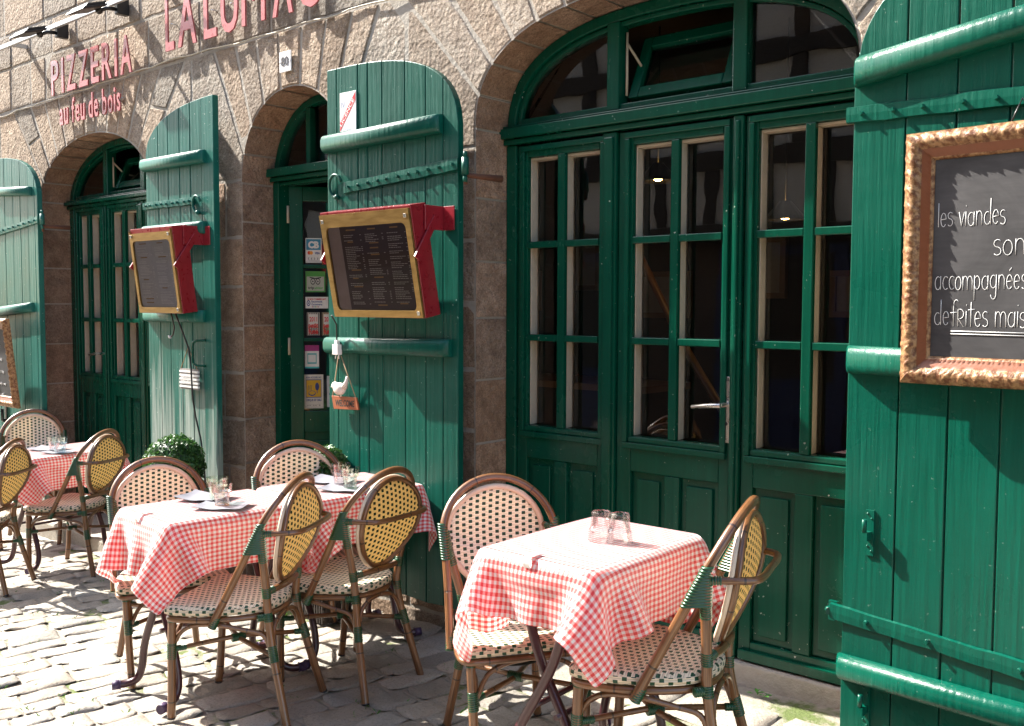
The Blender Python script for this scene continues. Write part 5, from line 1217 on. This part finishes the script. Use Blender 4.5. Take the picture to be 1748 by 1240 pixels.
def cloth_obj(ti, cols, seed, drop, gust, flare):
    x, y, z, a, _, lab = tables[ti]; ca, sa = math.cos(R(a)), math.sin(R(a)); loc = []
    for ci in cols:
        cx, cy, ang, cz, sc_, _ = chairs[ci]; dx, dy = cx-x, cy-y; loc.append((dx*ca+dy*sa, -dx*sa+dy*ca, cz+.434*sc_-z, R(ang)-R(a), .225))
    P, UV = drape(seed, loc, drop, gust, flare); nx_, ny_ = P.shape[:2]; mb = MB(); mb.smooth = True
    mb.v = [tuple(p) for p in P.reshape(-1, 3)]
    for i in range(nx_-1):
        for j in range(ny_-1):
            idx = [i*ny_+j, (i+1)*ny_+j, (i+1)*ny_+j+1, i*ny_+j+1]; mb.face(idx, [tuple(UV[q//ny_, q % ny_]+5.) for q in idx])
    o = obj('tablecloth', mb, MT['gingham'], local=True, label=lab, cat='tablecloth', group='red gingham tablecloths', sub=1)
    o.location = (x, y, z); o.rotation_euler = (0, 0, R(a)); OFF[o.name] = None; return o
CL = [((2, 3), 3, (.245, .175, .165, .275), -.1, {(-1, -1): (-5, -9), (1, -1): (-1.5, -8.5), (1, 1): (6, 14), (-1, 1): (0, 3)}),
      ((0, 4), 5, (.20, .18, .20, .18), -.1, {(-1, -1): (-3, -7), (1, -1): (-1.5, -4), (1, 1): (1, 0), (-1, 1): (-1, 0)}),
      ((1, 5), 8, (.19, .19, .18, .19), -.1, {(-1, -1): (-1, 0), (1, -1): (.5, -1), (1, 1): (1, 4), (-1, 1): (-1, 1)}),
      ((6, 8), 12, (.19, .19, .19, .19), -.1, {(-1, -1): (-2, -2), (1, -1): (-1, -5), (1, 1): (1, 5), (-1, 1): (0, 1)})]
for ti, (x, y, z, a, lab, _) in enumerate(tables):
    t_ = tp if ti == 0 else copy_thing(tp)
    hz = (z-G(x, y)-.004)/.705
    t_.location = (x, y, z); t_.rotation_euler = (0, 0, R(a)); t_.scale = (1, 1, hz); t_['label'] = lab
    cloth_obj(ti, *CL[ti])
def on_table(ti, lx, ly, lz=0.):
    x, y, z, a = tables[ti][:4]; ca, sa = math.cos(R(a)), math.sin(R(a)); return (x+lx*ca-ly*sa, y+lx*sa+ly*ca, z+.005+lz)
# cloth clips
for ti, lab in ((0, 'white plastic clip on the street edge of the cloth with two upturned glasses'), (1, 'white plastic clip on the street edge of the outer middle cloth')):
    b = MB(); prof = [(.052, .006), (.02, .0075), (.0, .007), (-.010, .0), (-.012, -.014), (-.004, -.027), (.012, -.030)]
    pts = smooth_path([(0, -TB+py, pz) for py, pz in prof], 4); n0 = len(b.v)
    for p in pts:
        for sx in (-.011, .011): b.v.append(on_table(ti, sx-.01, p.y, p.z))
    for i in range(len(pts)-1): b.face([2*i, 2*i+1, 2*i+3, 2*i+2])
    o = obj('cloth_clip', b, MT['white'], label=lab, cat='clip', group='white cloth clips'); md = o.modifiers.new('thick', 'SOLIDIFY'); md.thickness = .0022; md.offset = 0

# glasses
def tumbler_mat(name, tint, edge, k=.40):
    m, t, b, o = mat(name); t.nodes.remove(b)
    tr = N(t, 'BsdfTransparent'); gl = N(t, 'BsdfGlossy'); gl.inputs['Roughness'].default_value = .02
    lw = N(t, 'LayerWeight'); lw.inputs[0].default_value = .42
    L(t, mix(t, lw.outputs[1], tint, edge), tr.inputs[0])
    mx = N(t, 'MixShader'); L(t, mth(t, 'MULTIPLY_ADD', lw.outputs[0], k, .05), mx.inputs[0]); L(t, tr.outputs[0], mx.inputs[1]); L(t, gl.outputs[0], mx.inputs[2]); L(t, mx.outputs[0], o.inputs[0]); return m
MT['gclear'] = tumbler_mat('clear_tumbler', (.98, .98, .98), (.97, .97, .98)); MT['ggreen'] = tumbler_mat('green_tumbler', (.96, .99, .95), (.86, .96, .84)); MT['gpink'] = tumbler_mat('pink_tumbler', (.99, .96, .95), (.97, .88, .85)); MT['gblue'] = tumbler_mat('blue_tumbler', (.95, .98, .99), (.72, .91, .97))
MT['base_amber'] = tumbler_mat('amber_base', (.95, .65, .45), (.85, .35, .12)); 
def glass(pos, m, label, up=True, hgt=.088, r0=.030, r1=.040, base=None):
    b = MB(); sg_ = 20; pr = [(0, 0), (r0*.9, 0), (r0, .004), (r0*1.03, hgt*.28), (r0*1.10, hgt*.55), (r1*.95, hgt*.62), (r1, hgt), (r1-.0028, hgt), (r1*.93-.003, hgt*.62), (r0*.98, hgt*.5), (r0*.80, .013), (0, .012)]
    if not up: pr = [(r_, hgt-z) for r_, z in pr]
    n0 = len(b.v); k = len(pr)
    for pi, (r_, z) in enumerate(pr):
        for j in range(sg_):
            fac = .955 if (j % 2 and pi in (2, 3, 4)) else 1.
            b.v.append((pos[0]+r_*fac*math.cos(2*PI*j/sg_), pos[1]+r_*fac*math.sin(2*PI*j/sg_), pos[2]+z))
    for i in range(k-1):
        b.m = 1 if i in (0, 1) else 0
        for j in range(sg_): j2 = (j+1) % sg_; b.face([n0+i*sg_+j, n0+i*sg_+j2, n0+(i+1)*sg_+j2, n0+(i+1)*sg_+j] if up else [n0+(i+1)*sg_+j, n0+(i+1)*sg_+j2, n0+i*sg_+j2, n0+i*sg_+j])
    obj('drinking_glass', b, [MT[m], MT[base or m]], label=label, cat='glass', group='tumblers on the tables')
glass((-1.735, 2.412, .786), 'gclear', 'upturned clear glass on the right-hand table, the one farther left', False)
glass((-1.676, 2.425, .786), 'gclear', 'upturned clear glass on the right-hand table, the one casting its shadow to the right', False)
glass((-3.502, 2.205, .701), 'ggreen', 'green-tinged tumbler standing on the outer middle table', True, .095, .031, .043)
glass((-3.405, 2.165, .701), 'gpink', 'clear tumbler with an amber base on the outer middle table', True, .088, .029, .040, 'base_amber')
glass((-3.405, 2.765, .701), 'gpink', 'pink tumbler on the inner middle table', True, .095, .031, .043)
glass((-3.318, 2.745, .701), 'ggreen', 'clear greenish tumbler beside the pink one on the inner middle table', True, .090, .029, .040)
glass((-6.02, 2.705, .586), 'gblue', 'blue tumbler on the far left table', True, .095, .033, .044)
glass((-6.115, 2.71, .586), 'gclear', 'clear tumbler left of the blue one on the far left table', True, .090, .030, .041)
def mat_sheet(ti, lx, ly, ang, w, h, label, curl):
    b = MB(); b.smooth = True; n, m_ = 10, 6; ca, sa = math.cos(R(ang)), math.sin(R(ang)); rs = random.Random(int(lx*1000)+ti)
    for lay in (0, 1):
        n0 = len(b.v)
        for i in range(n+1):
            for j in range(m_+1):
                px, py = (i/n-.5)*w, (j/m_-.5)*h; zz = .0035+lay*.002+curl*((2*i/n-1)**4*.012+(2*j/m_-1)**4*.006)+.002*math.sin(i*1.1+j)
                b.v.append(on_table(ti, lx+px*ca-py*sa+lay*.004, ly+px*sa+py*ca, zz))
        for i in range(n):
            for j in range(m_): q = n0+i*(m_+1)+j; b.face([q, q+m_+1, q+m_+2, q+1])
    obj('paper_place_mat', b, MT['slate'], label=label, cat='place mat', group='grey paper place mats')
mat_sheet(1, -.115, .03, 30, .20, .16, 'grey paper place mat under the green tumbler on the outer middle table', 1)
mat_sheet(1, .085, .00, 38, .20, .15, 'grey paper place mat under the amber-based tumbler on the outer middle table', .6)
mat_sheet(2, -.090, .02, 25, .22, .16, 'grey paper place mat behind the pink tumbler on the inner middle table', .8)
mat_sheet(2, .105, -.05, 30, .20, .15, 'grey paper place mat in front of the greenish tumbler on the inner middle table', .6)
mat_sheet(3, -.05, -.05, 25, .22, .15, 'grey paper place mat left of the glasses on the far left table', .6)
mat_sheet(3, .13, -.07, 30, .19, .14, 'grey paper place mat in front of the blue tumbler on the far left table', .5)

# ------------------------------------------------------------------ clipped box balls and weeds
def leafmat():
    m, t, b, o = mat('box_leaf'); at = N(t, 'Attribute', attribute_name='tint')
    c = mix(t, 1., (.034, .105, .026), at.outputs['Color'], 'MULTIPLY'); L(t, c, b.inputs['Base Color']); b.inputs['Roughness'].default_value = .42
    tl = N(t, 'BsdfTranslucent'); L(t, mix(t, .5, c, (.08, .2, .02)), tl.inputs[0]); mx = N(t, 'MixShader'); mx.inputs[0].default_value = .22; L(t, b.outputs[0], mx.inputs[1]); L(t, tl.outputs[0], mx.inputs[2]); L(t, mx.outputs[0], o.inputs[0]); return m
MT['leaf'] = leafmat()
def box_ball(c, rad, zg, label, seed):
    rs = random.Random(seed); root = empty('potted_box_ball', (c[0], c[1], zg), label, 'topiary', group='clipped box balls in wicker pots')
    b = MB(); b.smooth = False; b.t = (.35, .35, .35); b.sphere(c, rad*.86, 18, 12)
    for i in range(5200):
        v = Vector((rs.gauss(0, 1), rs.gauss(0, 1), rs.gauss(0, 1))).normalized(); lump = 1+.035*math.sin(9*v.x+seed)*math.sin(8*v.y)+.03*math.sin(14*v.z+5*v.x)
        p = Vector(c)+v*rad*lump*rs.uniform(.86, 1.0); nn = (v*rs.uniform(.3, 1.2)+Vector((rs.gauss(0, .5), rs.gauss(0, .5), rs.gauss(0, .5)))).normalized()
        t_ = nn.cross(Vector((rs.gauss(0, 1), rs.gauss(0, 1), rs.gauss(0, 1)))).normalized(); s2 = nn.cross(t_); l = rs.uniform(.008, .0135); w = l*.52
        k = rs.uniform(.55, 1.6); b.t = (k*rs.uniform(.8, 1.2), k, k*rs.uniform(.7, 1.1))
        b.poly([p-t_*l, p+s2*w+nn*.001, p+t_*l, p-s2*w+nn*.001])
    obj('foliage', b, MT['leaf'], root)
    b = MB(); hw = rad*.80; zt = c[2]-rad*.72; k = 16
    for i in range(int((zt-zg)/.018)):
        z = zg+i*.018; o_ = .004*(i % 2); b.box(c[0]-hw-o_, c[0]+hw+o_, c[1]-hw-o_, c[1]+hw+o_, z, z+.0172)
    for i in range(9):
        for s_ in (-1, 1):
            q = -hw+.01+i*(2*hw-.02)/8; b.box(c[0]+q-.004, c[0]+q+.004, c[1]+s_*(hw+.004)-.003, c[1]+s_*(hw+.004)+.003, zg, zt); b.box(c[0]+s_*(hw+.004)-.003, c[0]+s_*(hw+.004)+.003, c[1]+q-.004, c[1]+q+.004, zg, zt)
    b.box(c[0]-hw-.012, c[0]+hw+.012, c[1]-hw-.012, c[1]+hw+.012, zt, zt+.02); obj('wicker_pot', b, MT['pot'], root)
    b = MB(); b.tube([(c[0], c[1], zt), (c[0]+.005, c[1], c[2])], .012, 8); obj('stem', b, MT['rope'], root)
box_ball((-4.945, 2.85, .61), .165, G(-4.945, 2.85), 'clipped box ball in a dark wicker pot before the faded shutter', 1)
box_ball((-3.795, 2.99, .705), .105, G(-3.795, 2.99), 'clipped box ball half hidden behind the middle chairs near the entrance', 2)
def weed(x, y, label, n, seed, sc_=1.):
    rs = random.Random(seed); b = MB()
    for i in range(n):
        a = rs.uniform(0, 2*PI); l = rs.uniform(.02, .055)*sc_; w = l*.20; bx_, by_ = x+rs.uniform(-.04, .04)*sc_, y+rs.uniform(-.015, .015); z = G(x, y)-.008; ca, sa = math.cos(a), math.sin(a); k = rs.uniform(.7, 1.5); b.t = (k*1.6, k*1.9, k*.8); up = rs.uniform(.25, .9)
        b.poly([(bx_, by_, z), (bx_+ca*l*.5-sa*w, by_+sa*l*.5+ca*w, z+l*up*.7), (bx_+ca*l, by_+sa*l, z+l*up*.75), (bx_+ca*l*.5+sa*w, by_+sa*l*.5-ca*w, z+l*up*.7)])
    obj('weed', b, MT['leaf'], label=label, cat='weed')
weed(-1.665, 3.34, 'small green weed growing at the foot of the shop front threshold', 12, 4, .8)
rs = random.Random(31); b = MB()
for i in range(420):
    x, y = rs.uniform(-7.5, -1.2), rs.uniform(.9, 2.9)
    if noise_ok := (math.sin(x*2.3+1)*math.sin(y*3.1+.5)+rs.uniform(-.5, .5)) > .35:
        for q in range(4):
            a = rs.uniform(0, 2*PI); l = rs.uniform(.008, .022); bx_, by_ = x+rs.uniform(-.02, .02), y+rs.uniform(-.02, .02); z = G(x, y)-.02; k = rs.uniform(.7, 1.4); b.t = (k*1.9, k*1.7, k*.7)
            b.poly([(bx_, by_, z), (bx_+math.cos(a)*l*.5-.002, by_+math.sin(a)*l*.5, z+l*.8), (bx_+math.cos(a)*l, by_+math.sin(a)*l, z+l)])
obj('joint_moss', b, MT['leaf'], kind='stuff', base=False, local=True)

# ------------------------------------------------------------------ the houses across the street (seen in the window glass)
opp = empty('timbered_house', (-7, -3.0, -.3), 'dim half-timbered house across the street, mirrored in the window panes', 'building')
MT['plaster'] = plain('old_plaster', (.66, .62, .56), .9); MT['timber'] = plain('dark_timber', (.045, .036, .030), .8); MT['blue'] = plain('blue_shop_paint', (.012, .03, .10), .5); MT['brownstone'] = plain('brown_stone_base', (.085, .062, .05), .9)
b = MB(); b.box(-20, 5, -3.4, -3.0, -.8, 2.25); obj('stone_base', b, MT['brownstone'], opp)
b = MB(); b.box(-20, 5, -3.4, -2.85, 2.3, 6.6); obj('plaster_wall', b, MT['plaster'], opp)
b = MB(); b.box(-20, 5, -2.86, -2.8, 3.0, 3.2); b.box(-20, 5, -3.4, -2.8, 2.2, 2.38); b.box(-20, 5, -2.86, -2.80, 4.1, 4.3); b.box(-20, 5, -2.86, -2.80, 5.6, 5.8)
for i in range(36): xx = -19.6+i*.68; b.box(xx, xx+.16, -2.858, -2.81, 3.21, 4.09); b.box(xx+.3, xx+.44, -2.858, -2.81, 2.39, 2.99); b.box(xx, xx+.16, -2.858, -2.81, 4.31, 5.59)
obj('timber_frame', b, MT['timber'], opp)
for i in range(9):
    xx = -18.6+i*2.6; b = MB(); b.box(xx, xx+1.5, -3.0, -2.95, -.1, 2.15); w_ = obj('shop_window', b, MT['blue'], opp); b = MB(); b.poly([(xx+.12, -2.945, .7), (xx+1.38, -2.945, .7), (xx+1.38, -2.945, 2.05), (xx+.12, -2.945, 2.05)][::-1]); obj('pane', b, MT['black'], w_)
# two small lit lamps in the dining room
def lampmat():
    m, t, b, o = mat('lit_bulb'); b.inputs['Emission Color'].default_value = (1, .55, .15, 1); b.inputs['Emission Strength'].default_value = 30; return m
MT['bulb'] = lampmat()
for (x, y, z) in ((-2.95, 4.6, 2.17), (-2.35, 4.9, 1.95), (-1.95, 5.1, 1.98)):
    root = empty('pendant_lamp', (x, y, z), 'small lit pendant lamp inside the dining room, glimpsed through the panes', 'lamp', group='pendant lamps in the dining room')
    b = MB(); b.tube([(x, y, z+.10), (x, y, 3.0)], .004, 5); b.lathe([(.03, .10), (.10, .02), (.11, .0), (.10, .004), (.03, .09)], 16, (x, y, z)); obj('lamp_shade', b, MT['black'], root)
    b = MB(); b.sphere((x, y, z+.012), .018, 10, 6, (1.3, 1, .5)); obj('bulb', b, MT['bulb'], root)

MT['frame'] = plain('picture_frame_wood', (.22, .12, .05), .4); MT['print'] = plain('picture_print', (.35, .30, .24), .6); MT['counter'] = plain('counter_wood', (.16, .075, .03), .35)
for k, (x, z, w, h) in enumerate(((-5.6, 1.45, .42, .34), (-4.9, 1.62, .30, .40), (-4.15, 1.40, .50, .36), (-3.3, 1.55, .34, .44), (-2.6, 1.42, .40, .32))):
    root = empty('wall_picture', (x, 6.57, z), 'dim framed picture on the back wall of the dining room', 'picture', group='framed pictures inside the dining room')
    b = MB(); b.box(x-w/2, x+w/2, 6.54, 6.59, z, z+.04); b.box(x-w/2, x+w/2, 6.54, 6.59, z+h-.04, z+h); b.box(x-w/2, x-w/2+.04, 6.541, 6.589, z+.041, z+h-.041); b.box(x+w/2-.04, x+w/2, 6.541, 6.589, z+.041, z+h-.041); obj('frame', b, MT['frame'], root)
    b = MB(); b.box(x-w/2+.041, x+w/2-.041, 6.565, 6.588, z+.041, z+h-.041); obj('print', b, MT['print'], root)
b = MB(); b.tube(smooth_path([(-2.3, 4.35, .85), (-2.75, 4.6, 1.25), (-3.1, 4.8, 1.62), (-3.4, 4.95, 1.98)], 5), .022, 10); obj('stair_handrail', b, MT['counter'], label='slanting wooden handrail inside the dining room', cat='handrail')
root = empty('bar_counter', (-4.0, 5.3, -.1), 'dark wooden counter inside the dining room behind the glass', 'counter')
b = MB(); b.box(-5.4, -3.4, 5.15, 5.6, -.1, .95); obj('front', b, MT['dark'], root); b = MB(); b.box(-5.45, -3.35, 5.08, 5.65, .952, .995); obj('counter_top', b, MT['counter'], root)
